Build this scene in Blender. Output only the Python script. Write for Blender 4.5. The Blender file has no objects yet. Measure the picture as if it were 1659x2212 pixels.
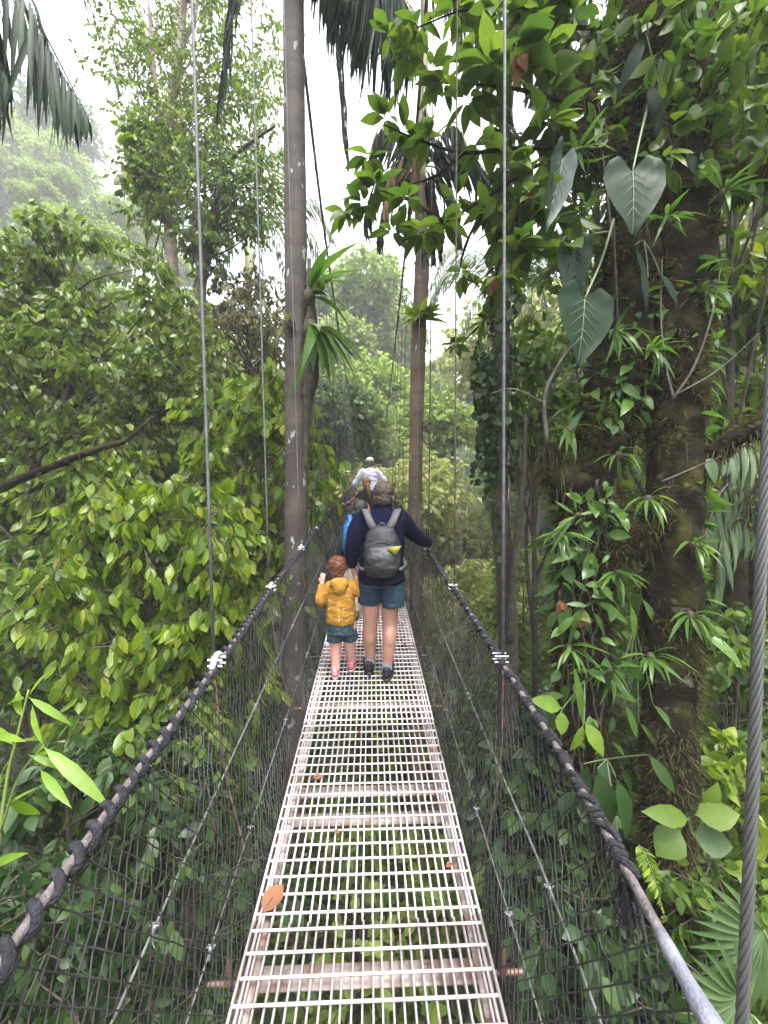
import bpy, math, random
import numpy as np
from mathutils import Vector, noise as mnoise
R = math.radians
rng = np.random.default_rng(7)
random.seed(7)
SC = bpy.context.scene
COL = SC.collection

# ---------------------------------------------------------------- camera, sky, sun, exposure
EYE = 1.70
cam_d = bpy.data.cameras.new("camera")
cam = bpy.data.objects.new("camera", cam_d); COL.objects.link(cam)
cam.location = (0, 0, EYE); cam.rotation_euler = (R(90), 0, 0)
cam_d.sensor_fit = 'VERTICAL'; cam_d.sensor_height = 36.0; cam_d.lens = 13.5
cam_d.clip_start = 0.02; cam_d.clip_end = 600
SC.camera = cam

SUN_EL, SUN_ROT = 70, 150         # high bright cloud, over the right shoulder
w = bpy.data.worlds.new("World"); SC.world = w; w.use_nodes = True
nt = w.node_tree; nt.nodes.clear()
sky = nt.nodes.new("ShaderNodeTexSky"); sky.sky_type = 'NISHITA'; sky.sun_disc = False
sky.sun_elevation = R(SUN_EL); sky.sun_rotation = R(SUN_ROT); sky.air_density = 1.0; sky.dust_density = 4.0; sky.ozone_density = 1.0
hs = nt.nodes.new("ShaderNodeHueSaturation"); hs.inputs['Saturation'].default_value = 0.22
bg = nt.nodes.new("ShaderNodeBackground"); bg.inputs['Strength'].default_value = 0.15
wo = nt.nodes.new("ShaderNodeOutputWorld")
nt.links.new(sky.outputs[0], hs.inputs['Color']); nt.links.new(hs.outputs[0], bg.inputs['Color']); nt.links.new(bg.outputs[0], wo.inputs['Surface'])

sd = bpy.data.lights.new("sun", 'SUN'); sd.energy = 0.85; sd.angle = R(20); sd.color = (1.0, 0.96, 0.9)
sun = bpy.data.objects.new("sun", sd); COL.objects.link(sun)
az = R(SUN_ROT)                     # sky rotation: direction (sin, cos)
sdir = Vector((math.sin(az) * math.cos(R(SUN_EL)), math.cos(az) * math.cos(R(SUN_EL)), math.sin(R(SUN_EL))))
sun.rotation_euler = sdir.to_track_quat('Z', 'Y').to_euler(); sun.location = (0, 0, 40)

SC.view_settings.view_transform = 'Standard'; SC.view_settings.look = 'None'
SC.view_settings.exposure = 2.75; SC.view_settings.gamma = 1.0; SC.view_settings.use_curve_mapping = False
SC.render.engine = 'CYCLES'
cy = SC.cycles
cy.max_bounces = 8; cy.diffuse_bounces = 4; cy.glossy_bounces = 2; cy.transmission_bounces = 4; cy.transparent_max_bounces = 4; cy.volume_bounces = 1
cy.use_denoising = True
cy.sample_clamp_indirect = 6.0

# ---------------------------------------------------------------- helpers
HW = 829.5
def P(dx, dy, Y):
    """point of the place from sight-line notes (1659-wide notes) and its distance"""
    return np.array(((dx - HW) / HW * Y, Y, EYE - (dy - 1106.0) / HW * Y))
def U(v):
    v = np.asarray(v, float); return v / (np.linalg.norm(v, axis=-1, keepdims=True) + 1e-9)

class MB:
    def __init__(s): s.V = []; s.F = []; s.n = 0
    def add(s, V, F, mi=0):
        V = np.asarray(V, np.float32).reshape(-1, 3); F = np.asarray(F, np.int64)
        s.V.append(V); s.F.append((F + s.n, mi)); s.n += len(V)
    def build(s, name, mat, parent=None, smooth=True):
        me = bpy.data.meshes.new(name)
        V = np.concatenate(s.V)
        sizes = np.concatenate([np.full(len(f), f.shape[1]) for f, _ in s.F])
        loops = np.concatenate([f.ravel() for f, _ in s.F])
        mis = np.concatenate([np.full(len(f), m) for f, m in s.F])
        me.vertices.add(len(V)); me.vertices.foreach_set("co", V.ravel())
        me.loops.add(len(loops)); me.loops.foreach_set("vertex_index", loops.astype(np.int32))
        me.polygons.add(len(sizes))
        st = np.concatenate([[0], np.cumsum(sizes)[:-1]]).astype(np.int32)
        me.polygons.foreach_set("loop_start", st)
        me.polygons.foreach_set("material_index", mis.astype(np.int32))
        if smooth: me.polygons.foreach_set("use_smooth", np.ones(len(sizes), bool))
        me.update(calc_edges=True); me.validate()
        for m in (mat if isinstance(mat, (list, tuple)) else [mat]): me.materials.append(m)
        o = bpy.data.objects.new(name, me); COL.objects.link(o)
        if parent is not None: o.parent = parent
        return o

def spline(pts, n):
    """Catmull-Rom resampling of (k,d) points to n points"""
    pts = np.asarray(pts, float); k = len(pts)
    if k == 2: return pts[0] + (pts[1] - pts[0]) * np.linspace(0, 1, n)[:, None]
    t = np.linspace(0, k - 1 - 1e-6, n); i = t.astype(int); f = (t - i)[:, None]
    p = np.vstack([2 * pts[0] - pts[1], pts, 2 * pts[-1] - pts[-2]])
    a, b, c, d = p[i], p[i + 1], p[i + 2], p[i + 3]
    return 0.5 * ((2 * b) + (c - a) * f + (2 * a - 5 * b + 4 * c - d) * f ** 2 + (3 * b - a - 3 * c + d) * f ** 3)

def frames(pts):
    pts = np.asarray(pts, float); n = len(pts)
    T = np.empty_like(pts); T[1:-1] = pts[2:] - pts[:-2]; T[0] = pts[1] - pts[0]; T[-1] = pts[-1] - pts[-2]; T = U(T)
    ref = np.array((0, 0, 1.0)) if abs(T[0][2]) < .9 else np.array((1.0, 0, 0))
    A = np.empty_like(pts); a = np.cross(T[0], ref)
    for i in range(n):
        a = a - T[i] * a.dot(T[i]); a /= (np.linalg.norm(a) + 1e-9); A[i] = a
    return T, A, np.cross(T, A)

def tube(mb, pts, rad, n=8, cap=True, mi=0, bump=0.0, bfreq=6.0):
    pts = np.asarray(pts, float); k = len(pts); rad = np.broadcast_to(np.asarray(rad, float), (k,))
    T, A, B = frames(pts); th = np.linspace(0, 2 * np.pi, n, endpoint=False)
    ring = np.cos(th)[None, :, None] * A[:, None] + np.sin(th)[None, :, None] * B[:, None]
    rr = np.repeat(rad[:, None], n, 1).astype(float)
    if bump:
        for i in range(k):
            for j in range(n):
                q = pts[i] + ring[i, j] * rad[i]
                rr[i, j] *= 1 + bump * (mnoise.noise(Vector(q * bfreq)) + .5 * mnoise.noise(Vector(q * bfreq * 2.7)))
    V = (pts[:, None] + ring * rr[..., None]).reshape(-1, 3)
    i = np.arange(k - 1)[:, None] * n; j = np.arange(n)[None]; j2 = (j + 1) % n
    F = np.stack([i + j, i + j2, i + n + j2, i + n + j], -1).reshape(-1, 4)
    mb.add(V, F, mi)
    if cap:
        mb.F.append((np.array([np.arange(n)[::-1]]) + mb.n - k * n, mi)); mb.F.append((np.array([np.arange(n)]) + mb.n - n, mi))

def rods(mb, A, B, ra, rb=None, n=4, mi=0):
    """many straight bars at once"""
    A = np.asarray(A, float).reshape(-1, 3); B = np.asarray(B, float).reshape(-1, 3); m = len(A)
    if m == 0: return
    rb = ra if rb is None else rb
    ra = np.broadcast_to(np.asarray(ra, float), (m,)); rb = np.broadcast_to(np.asarray(rb, float), (m,))
    T = U(B - A); ref = np.where(np.abs(T[:, 2:3]) < .9, np.array((0, 0, 1.0)), np.array((1.0, 0, 0)))
    S = U(np.cross(T, ref)); W = np.cross(T, S)
    th = np.linspace(0, 2 * np.pi, n, endpoint=False) + np.pi / n
    ring = np.cos(th)[None, :, None] * S[:, None] + np.sin(th)[None, :, None] * W[:, None]
    V = np.concatenate([A[:, None] + ring * ra[:, None, None], B[:, None] + ring * rb[:, None, None]], 1).reshape(-1, 3)
    o = np.arange(m)[:, None] * 2 * n; j = np.arange(n); j2 = (j + 1) % n
    F = np.stack([o + j, o + j2, o + n + j2, o + n + j], -1).reshape(-1, 4)
    mb.add(V, F, mi)

def box(mb, c, ax, ay, az_, mi=0):
    """box from centre and three half-axis vectors"""
    c, ax, ay, az_ = [np.asarray(q, float) for q in (c, ax, ay, az_)]
    V = [c + sx * ax + sy * ay + sz * az_ for sx in (-1, 1) for sy in (-1, 1) for sz in (-1, 1)]
    mb.add(V, [[0, 1, 3, 2], [4, 6, 7, 5], [0, 4, 5, 1], [2, 3, 7, 6], [0, 2, 6, 4], [1, 5, 7, 3]], mi)

def ell(mb, c, r, nu=14, nv=9, rot=None, mi=0):
    u = np.linspace(0, 2 * np.pi, nu, endpoint=False); v = np.linspace(0, np.pi, nv + 2)[1:-1]
    V = np.stack([np.outer(np.sin(v), np.cos(u)), np.outer(np.sin(v), np.sin(u)), np.outer(np.cos(v), np.ones(nu))], -1).reshape(-1, 3)
    V = np.vstack([V, [0, 0, 1], [0, 0, -1]]) * np.asarray(r)
    if rot is not None: V = V @ np.asarray(rot).T
    i = np.arange(nv - 1)[:, None] * nu; j = np.arange(nu)[None]; j2 = (j + 1) % nu
    F = np.stack([i + j, i + nu + j, i + nu + j2, i + j2], -1).reshape(-1, 4)
    b = mb.n; mb.add(V + np.asarray(c), F, mi)
    t = nu * nv; jj = np.arange(nu); k2 = (jj + 1) % nu
    mb.F.append((np.stack([np.full(nu, t), jj, k2], -1) + b, mi))
    mb.F.append((np.stack([np.full(nu, t + 1), (nv - 1) * nu + k2, (nv - 1) * nu + jj], -1) + b, mi))

# leaf templates: rows of (along, across, up); unit length, unit half-width 1
def leaf_template(kind):
    if kind == 'lo':
        st = [(0, 0), (.45, 1), (1, 0)]
    elif kind == 'mid':
        st = [(0, 0), (.2, .72), (.48, 1), (.78, .58), (1, 0)]
    else:
        st = [(0, .03), (.07, .1), (.2, .66), (.42, 1), (.64, .86), (.83, .46), (.93, .16), (1, 0)]
    V = []; F = []; prev = None
    for t, wd in st:
        if wd == 0:
            cur = (len(V),); V.append((t, 0, 0))
        else:
            cur = (len(V), len(V) + 1, len(V) + 2); V += [(t, -wd, 1), (t, 0, 0), (t, wd, 1)]
        if prev is not None:
            if len(prev) == 1 and len(cur) == 3: F += [(prev[0], cur[0], cur[1], -1), (prev[0], cur[1], cur[2], -1)]
            elif len(prev) == 3 and len(cur) == 1: F += [(prev[0], cur[0], prev[1], -1), (prev[1], cur[0], prev[2], -1)]
            else: F += [(prev[0], cur[0], cur[1], prev[1]), (prev[1], cur[1], cur[2], prev[2])]
        prev = cur
    T = np.array([f[:3] for f in F if f[3] < 0]).reshape(-1, 3); Q = np.array([f for f in F if f[3] >= 0]).reshape(-1, 4)
    return np.array(V, float), T, Q
TPL = {k: leaf_template(k) for k in ('lo', 'mid', 'hi')}

def leaves(mb, Pos, D, N, L, W, kind='mid', curl=.25, fold=.25, mi=0, wav=0.0):
    Pos = np.asarray(Pos, float); m = len(Pos)
    if m == 0: return
    V, T, Q = TPL[kind]; k = len(V)
    D = U(D); N = np.asarray(N, float); N = U(N - D * (N * D).sum(-1, keepdims=True)); S = np.cross(D, N)
    L = np.broadcast_to(np.asarray(L, float), (m,)); W = np.broadcast_to(np.asarray(W, float), (m,)); C = np.broadcast_to(np.asarray(curl, float), (m,))
    t = V[:, 0][None, :, None]; a = V[:, 1][None, :, None]; up = V[:, 2][None, :, None]
    Lx = L[:, None, None]; Wx = W[:, None, None]; Cx = C[:, None, None]
    z = fold * np.abs(a) * Wx * up - Cx * Lx * t ** 2
    if wav: z = z + wav * Lx * np.sin(9 * t + rng.uniform(0, 6, (m, 1, 1))) * np.sign(a) * np.abs(a)
    G = Pos[:, None] + D[:, None] * (t * Lx * (1 - .25 * Cx * t)) + S[:, None] * (a * Wx) + N[:, None] * z
    o = (np.arange(m) * k)[:, None, None]; b = mb.n
    mb.add(G.reshape(-1, 3), (T[None] + o).reshape(-1, 3) if len(T) else np.zeros((0, 3)), mi)
    if len(Q): mb.F.append(((Q[None] + o).reshape(-1, 4) + b, mi))

def rdir(m, up=0.0, flat=1.0):
    d = rng.normal(size=(m, 3)); d[:, 2] = d[:, 2] * flat + up; return U(d)

# ---------------------------------------------------------------- materials
MATS = {}
def pmat(name, base, rough=.6, metal=0.0, spec=.5, noise=None, bump=0.0, bscale=60, coat=0, sub=0):
    """principled material; noise = (scale, colour2, lo, hi)"""
    m = bpy.data.materials.new(name); m.use_nodes = True; t = m.node_tree; p = t.nodes['Principled BSDF']
    p.inputs['Base Color'].default_value = (*base, 1); p.inputs['Roughness'].default_value = rough
    p.inputs['Metallic'].default_value = metal; p.inputs['Specular IOR Level'].default_value = spec
    if sub:
        p.inputs['Subsurface Weight'].default_value = sub; p.inputs['Subsurface Radius'].default_value = (.012, .005, .003)
    tc = t.nodes.new("ShaderNodeTexCoord")
    if noise:
        n = t.nodes.new("ShaderNodeTexNoise"); n.inputs['Scale'].default_value = noise[0]; n.inputs['Detail'].default_value = 5
        t.links.new(tc.outputs['Object'], n.inputs['Vector'])
        r = t.nodes.new("ShaderNodeMapRange"); r.inputs['From Min'].default_value = noise[2]; r.inputs['From Max'].default_value = noise[3]
        t.links.new(n.outputs['Fac'], r.inputs['Value'])
        x = t.nodes.new("ShaderNodeMix"); x.data_type = 'RGBA'; x.inputs[6].default_value = (*base, 1); x.inputs[7].default_value = (*noise[1], 1)
        t.links.new(r.outputs[0], x.inputs[0]); t.links.new(x.outputs[2], p.inputs['Base Color'])
    if bump:
        n2 = t.nodes.new("ShaderNodeTexNoise"); n2.inputs['Scale'].default_value = bscale; n2.inputs['Detail'].default_value = 6
        t.links.new(tc.outputs['Object'], n2.inputs['Vector'])
        b = t.nodes.new("ShaderNodeBump"); b.inputs['Strength'].default_value = bump; b.inputs['Distance'].default_value = .02
        t.links.new(n2.outputs['Fac'], b.inputs['Height']); t.links.new(b.outputs[0], p.inputs['Normal'])
    MATS[name] = m; return m

def leafmat(name, cols, rough=.45, trans=.35, tcol=None, spec=.3):
    """leaf: every leaf has its own colour out of cols; light passes through the blade"""
    m = bpy.data.materials.new(name); m.use_nodes = True; t = m.node_tree; p = t.nodes['Principled BSDF']
    g = t.nodes.new("ShaderNodeNewGeometry"); r = t.nodes.new("ShaderNodeValToRGB")
    el = r.color_ramp.elements; el[0].position = 0; el[0].color = (*cols[0], 1); el[1].position = 1; el[1].color = (*cols[-1], 1)
    for i, c in enumerate(cols[1:-1]):
        e = el.new((i + 1) / (len(cols) - 1)); e.color = (*c, 1)
    t.links.new(g.outputs['Random Per Island'], r.inputs['Fac'])
    tc = t.nodes.new("ShaderNodeTexCoord"); n = t.nodes.new("ShaderNodeTexNoise"); n.inputs['Scale'].default_value = 14
    t.links.new(tc.outputs['Object'], n.inputs['Vector'])
    mr = t.nodes.new("ShaderNodeMapRange"); mr.inputs['To Min'].default_value = .7; mr.inputs['To Max'].default_value = 1.3
    t.links.new(n.outputs['Fac'], mr.inputs['Value'])
    h = t.nodes.new("ShaderNodeHueSaturation"); t.links.new(r.outputs[0], h.inputs['Color']); t.links.new(mr.outputs[0], h.inputs['Value'])
    t.links.new(h.outputs[0], p.inputs['Base Color']); p.inputs['Roughness'].default_value = rough; p.inputs['Specular IOR Level'].default_value = spec
    tr = t.nodes.new("ShaderNodeBsdfTranslucent"); h2 = t.nodes.new("ShaderNodeHueSaturation")
    h2.inputs['Saturation'].default_value = 1.1; h2.inputs['Value'].default_value = 1.7
    t.links.new(h.outputs[0], h2.inputs['Color']); t.links.new(h2.outputs[0], tr.inputs['Color'])
    mx = t.nodes.new("ShaderNodeMixShader"); mx.inputs[0].default_value = trans
    t.links.new(p.outputs[0], mx.inputs[1]); t.links.new(tr.outputs[0], mx.inputs[2])
    t.links.new(mx.outputs[0], t.nodes['Material Output'].inputs['Surface'])
    MATS[name] = m; return m

M_bright = leafmat("leaf_yellow_green", [(.04, .08, .01), (.095, .16, .014), (.17, .24, .02), (.125, .19, .016), (.065, .115, .012), (.24, .27, .03)], trans=.48, rough=.36, spec=.36)
M_mid = leafmat("leaf_mid_green", [(.025, .06, .01), (.07, .13, .017), (.11, .17, .024), (.045, .095, .013), (.14, .19, .03)], trans=.42, rough=.38, spec=.34)
M_fresh = leafmat("leaf_fresh_green", [(.035, .07, .01), (.09, .145, .02), (.145, .2, .028), (.065, .115, .015), (.18, .225, .035), (.045, .085, .012)], trans=.48, rough=.36, spec=.36)
M_whorl = leafmat("whorled_leaf", [(.035, .07, .013), (.065, .11, .018), (.105, .155, .026), (.045, .085, .016)], trans=.42, rough=.42, spec=.3)
M_dark = leafmat("leaf_dark_green", [(.012, .03, .009), (.022, .05, .012), (.04, .075, .016)], trans=.25)  # dark leaves; lowered albedo also stands in for shade on near low growth
M_olive = leafmat("leaf_olive", [(.06, .07, .02), (.1, .11, .03), (.13, .13, .04), (.09, .07, .035)])
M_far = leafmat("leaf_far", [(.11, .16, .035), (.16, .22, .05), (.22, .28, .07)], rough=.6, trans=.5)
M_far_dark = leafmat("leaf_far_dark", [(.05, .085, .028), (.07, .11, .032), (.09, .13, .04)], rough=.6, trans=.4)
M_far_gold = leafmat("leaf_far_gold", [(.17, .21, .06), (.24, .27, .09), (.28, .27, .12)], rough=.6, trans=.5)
M_palm = leafmat("palm_leaf", [(.006, .016, .009), (.011, .025, .012), (.018, .038, .016)], trans=.15, rough=.5, spec=.1)
M_palm_pale = leafmat("palm_leaf_pale", [(.04, .075, .03), (.07, .11, .05), (.1, .13, .06)], trans=.25)
M_palm_dead = leafmat("palm_leaf_dead", [(.3, .2, .11), (.38, .27, .16), (.25, .17, .1)], trans=.2, rough=.8)
M_strap = leafmat("strap_leaf", [(.05, .11, .02), (.08, .15, .025), (.035, .08, .03)], rough=.3)
M_brown_leaf = leafmat("dead_leaf", [(.12, .045, .022), (.16, .065, .032), (.14, .075, .04)], trans=.1, rough=.7)
M_aroid = leafmat("aroid_leaf", [(.007, .02, .009), (.011, .026, .012)], rough=.4, trans=.04, spec=.06)
M_aroid_d = leafmat("aroid_leaf_dark", [(.01, .03, .018), (.015, .035, .02)], rough=.4, trans=.05)
M_rib = pmat("pale_rib", (.085, .12, .05), .5)
M_moss = leafmat("moss", [(.018, .015, .006), (.04, .036, .009), (.085, .078, .018), (.03, .02, .009), (.06, .058, .014)], rough=.9, trans=.3)
M_root = leafmat("moss_beard", [(.05, .043, .02), (.09, .08, .035), (.03, .024, .012)], rough=.95, trans=.2)
M_bark = pmat("bark_grey_brown", (.13, .095, .075), .85, noise=(7, (.22, .18, .15), .4, .75), bump=.6, bscale=25)
M_barkd = pmat("bark_dark", (.035, .027, .02), .9, noise=(9, (.09, .07, .05), .45, .8), bump=.7, bscale=30)
M_mossbark = pmat("bark_mossy", (.012, .0085, .0065), .95, spec=.08, noise=(6, (.034, .032, .009), .45, .68), bump=1.0, bscale=22)
def lichen(m, scale, lo, col):
    t = m.node_tree; p = t.nodes['Principled BSDF']; tc = t.nodes.new("ShaderNodeTexCoord"); n = t.nodes.new("ShaderNodeTexNoise"); n.inputs['Scale'].default_value = scale; n.inputs['Detail'].default_value = 6
    t.links.new(tc.outputs['Object'], n.inputs['Vector']); r = t.nodes.new("ShaderNodeMapRange"); r.inputs['From Min'].default_value = lo; r.inputs['From Max'].default_value = lo + .08; t.links.new(n.outputs['Fac'], r.inputs['Value'])
    src = p.inputs['Base Color'].links[0].from_socket; x = t.nodes.new("ShaderNodeMix"); x.data_type = 'RGBA'; t.links.new(r.outputs[0], x.inputs[0]); t.links.new(src, x.inputs[6]); x.inputs[7].default_value = (*col, 1); t.links.new(x.outputs[2], p.inputs['Base Color'])
lichen(M_mossbark, 4.3, .66, (.16, .145, .13)); lichen(M_mossbark, 11, .64, (.07, .068, .018))
M_twig = pmat("dry_twig", (.07, .058, .048), .85, noise=(12, (.13, .115, .1), .45, .7))
M_shaft = pmat("palm_crownshaft", (.42, .4, .22), .5, noise=(5, (.3, .33, .14), .4, .7))

def palm_bark(name, a, b, spots):
    m = pmat(name, a, .8, noise=(4, b, .35, .7), bump=.35, bscale=45); t = m.node_tree; p = t.nodes['Principled BSDF']
    tc = t.nodes.new("ShaderNodeTexCoord"); mp = t.nodes.new("ShaderNodeMapping"); mp.inputs['Scale'].default_value = (1, 1, .55)
    t.links.new(tc.outputs['Object'], mp.inputs['Vector'])
    n = t.nodes.new("ShaderNodeTexNoise"); n.inputs['Scale'].default_value = 9.0; n.inputs['Detail'].default_value = 3
    t.links.new(mp.outputs[0], n.inputs['Vector'])
    r = t.nodes.new("ShaderNodeMapRange"); r.inputs['From Min'].default_value = .69 - spots; r.inputs['From Max'].default_value = .72 - spots
    t.links.new(n.outputs['Fac'], r.inputs['Value'])
    wv = t.nodes.new("ShaderNodeTexWave"); wv.bands_direction = 'Z'; wv.inputs['Scale'].default_value = .9; wv.inputs['Distortion'].default_value = 1.5; wv.inputs['Detail'].default_value = 2
    t.links.new(tc.outputs['Object'], wv.inputs['Vector'])
    src = p.inputs['Base Color'].links[0].from_socket
    dk = t.nodes.new("ShaderNodeMix"); dk.data_type = 'RGBA'; dk.blend_type = 'MULTIPLY'
    wr = t.nodes.new("ShaderNodeMapRange"); wr.inputs['From Min'].default_value = .85; wr.inputs['From Max'].default_value = 1.0; wr.inputs['To Max'].default_value = .45
    t.links.new(wv.outputs['Fac'], wr.inputs['Value']); t.links.new(wr.outputs[0], dk.inputs[0]); t.links.new(src, dk.inputs[6]); dk.inputs[7].default_value = (.5, .45, .42, 1)
    x = t.nodes.new("ShaderNodeMix"); x.data_type = 'RGBA'; t.links.new(r.outputs[0], x.inputs[0]); t.links.new(dk.outputs[2], x.inputs[6]); x.inputs[7].default_value = (.26, .26, .24, 1)
    t.links.new(x.outputs[2], p.inputs['Base Color']); return m
M_palmbark = palm_bark("palm_bark", (.034, .024, .019), (.07, .054, .045), .05)
M_palmbark2 = palm_bark("palm_bark_tan", (.085, .052, .032), (.13, .09, .06), .04)
M_steel = pmat("galvanised_steel", (.5, .44, .455), .5, .4, noise=(9, (.3, .2, .17), .54, .74), bump=.15)
M_rust = pmat("worn_steel", (.3, .26, .245), .6, .3, noise=(13, (.17, .1, .075), .45, .7), bump=.2)
M_dsteel = pmat("dark_steel", (.12, .075, .06), .6, .4, noise=(12, (.25, .13, .09), .5, .7))
M_wire = pmat("net_wire", (.02, .019, .02), .65, .1, spec=.3, noise=(3, (.075, .075, .08), .52, .75))
M_cable = pmat("steel_cable", (.06, .06, .068), .65, .15, noise=(30, (.1, .1, .11), .4, .6))
M_stringer = pmat("bright_cable", (.15, .155, .15), .55, .4, noise=(25, (.09, .09, .085), .45, .6))
M_cablebrown = pmat("weathered_cable", (.075, .062, .064), .7, .2, noise=(40, (.15, .125, .13), .4, .65), bump=.5, bscale=150)
M_rope = pmat("black_rope", (.012, .012, .016), .8, spec=.3, noise=(60, (.035, .033, .042), .45, .75), bump=.8, bscale=160)
M_white = pmat("white_plastic", (.34, .33, .34), .5, noise=(40, (.2, .17, .17), .5, .8))
M_zinc = pmat("zinc_clamp", (.15, .15, .16), .4, .6)

# ---------------------------------------------------------------- tagging
def tag(o, label, cat, group=None, kind=None):
    if label: o['label'] = label
    if cat: o['category'] = cat
    if group: o['group'] = group
    if kind: o['kind'] = kind
    return o
def thing(name, label, cat, loc=(0, 0, 0), group=None):
    o = bpy.data.objects.new(name, None); COL.objects.link(o); o.location = tuple(loc); o.empty_display_size = .1
    return tag(o, label, cat, group)
def put(mb, name, mat, root, smooth=True):
    """build a mesh given in world coordinates under its root"""
    loc = np.array(root.location, np.float32)
    for i in range(len(mb.V)): mb.V[i] = mb.V[i] - loc
    return mb.build(name, mat, root, smooth)

# ---------------------------------------------------------------- terrain
def H(x, y):
    x = np.asarray(x, float); y = np.asarray(y, float)
    h = -6.5 + .03 * x * x / (1 + .02 * np.abs(x)) + .9 * np.sin(x * .21 + 1) * np.cos(y * .17)
    far = np.clip(y - 16, 0, None)
    h = h + .28 * far + .006 * far ** 1.5
    lf = np.clip(-x - 9, 0, None); h = h + .22 * lf * np.clip((y - 4) / 14, 0, 1.4)
    rt = np.clip(x - 4, 0, None); h = h + .35 * np.clip(rt, 0, 14)
    return np.minimum(h, 26 + .5 * np.sin(x * .1))
xs = np.linspace(-110, 110, 150); ys = np.linspace(-30, 130, 120)
GX, GY = np.meshgrid(xs, ys); GZ = H(GX, GY) + rng.normal(0, .12, GX.shape)
mb = MB(); nx, ny = len(xs), len(ys)
i = np.arange(ny - 1)[:, None] * nx; j = np.arange(nx - 1)[None]
mb.add(np.stack([GX, GY, GZ], -1).reshape(-1, 3), np.stack([i + j, i + j + 1, i + nx + j + 1, i + nx + j], -1).reshape(-1, 4))
M_soil = pmat("forest_floor", (.035, .04, .018), .95, noise=(1.2, (.06, .085, .025), .4, .65), bump=.8, bscale=8)
g = mb.build("terrain", M_soil); tag(g, "leafy floor of the ravine and its rising slopes", "ground", kind="structure")

# undergrowth
def undergrowth():
    mb = MB()
    n = 60000
    x = rng.uniform(-16, 16, n); y = rng.uniform(-2, 22, n) ; z = H(x, y) + np.abs(rng.normal(0, .55, n))
    leaves(mb, np.stack([x, y, z], -1), rdir(n, .1, .6), rdir(n, 1.2), rng.uniform(.1, .28, n), rng.uniform(.03, .085, n), 'mid', curl=.3, mi=1)  # near leaves use the dark material: shade below the deck put into colour
    n = 26000
    x = rng.uniform(-80, 80, n); y = rng.uniform(18, 90, n); z = H(x, y) + np.abs(rng.normal(0, .8, n))
    leaves(mb, np.stack([x, y, z], -1), rdir(n, .1, .6), rdir(n, 1.0), rng.uniform(.4, .9, n), rng.uniform(.2, .4, n), 'lo', curl=.3)
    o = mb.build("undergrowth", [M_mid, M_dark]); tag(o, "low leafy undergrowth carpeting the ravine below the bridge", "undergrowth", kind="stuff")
undergrowth()

# ---------------------------------------------------------------- bridge
def BZ(v):
    v = np.asarray(v, float); a = .112 * v + .003 * v * v; q = np.clip(v - 9, 0, None)
    return np.where(v > 9, 1.251 + .166 * q - .0007 * q * q, a)
def B(u, v, w_):
    u, v, w_ = np.broadcast_arrays(np.asarray(u, float), np.asarray(v, float), np.asarray(w_, float))
    return np.stack([-.012 - .034 * v + u, v + .034 * u, BZ(v) + w_], -1)
VEND = 27.0
def urope(s, v):
    v = np.asarray(v, float)
    return -np.interp(v, [.3, .62, 1.1, 1.6, 2.6, 3.8, 6, 11], [.585, .602, .622, .636, .658, .67, .66, .57]) if s < 0 else np.interp(v, [.3, .6, .85, 1.15, 1.7, 3, 6, 11], [.5, .522, .55, .572, .57, .57, .57, .55])
HR = .87
DW = .427
MAIN = np.array([(-2.0, 9.9), (2, 8.6), (4.6, 7.7), (7.7, 6.75), (15, 5.9), (24, 5.2), (27.5, 5.05)])
def main_pt(s, v):
    z = np.interp(v, MAIN[:, 0], MAIN[:, 1]); um = np.interp(v, [0, 5, 24], [.93, .86, .72]) if s < 0 else np.interp(v, [0, 3, 5, 24], [.60, .62, .68, .68])
    p = B(s * um, v, 0.0); p[..., 2] = z; return p

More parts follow.
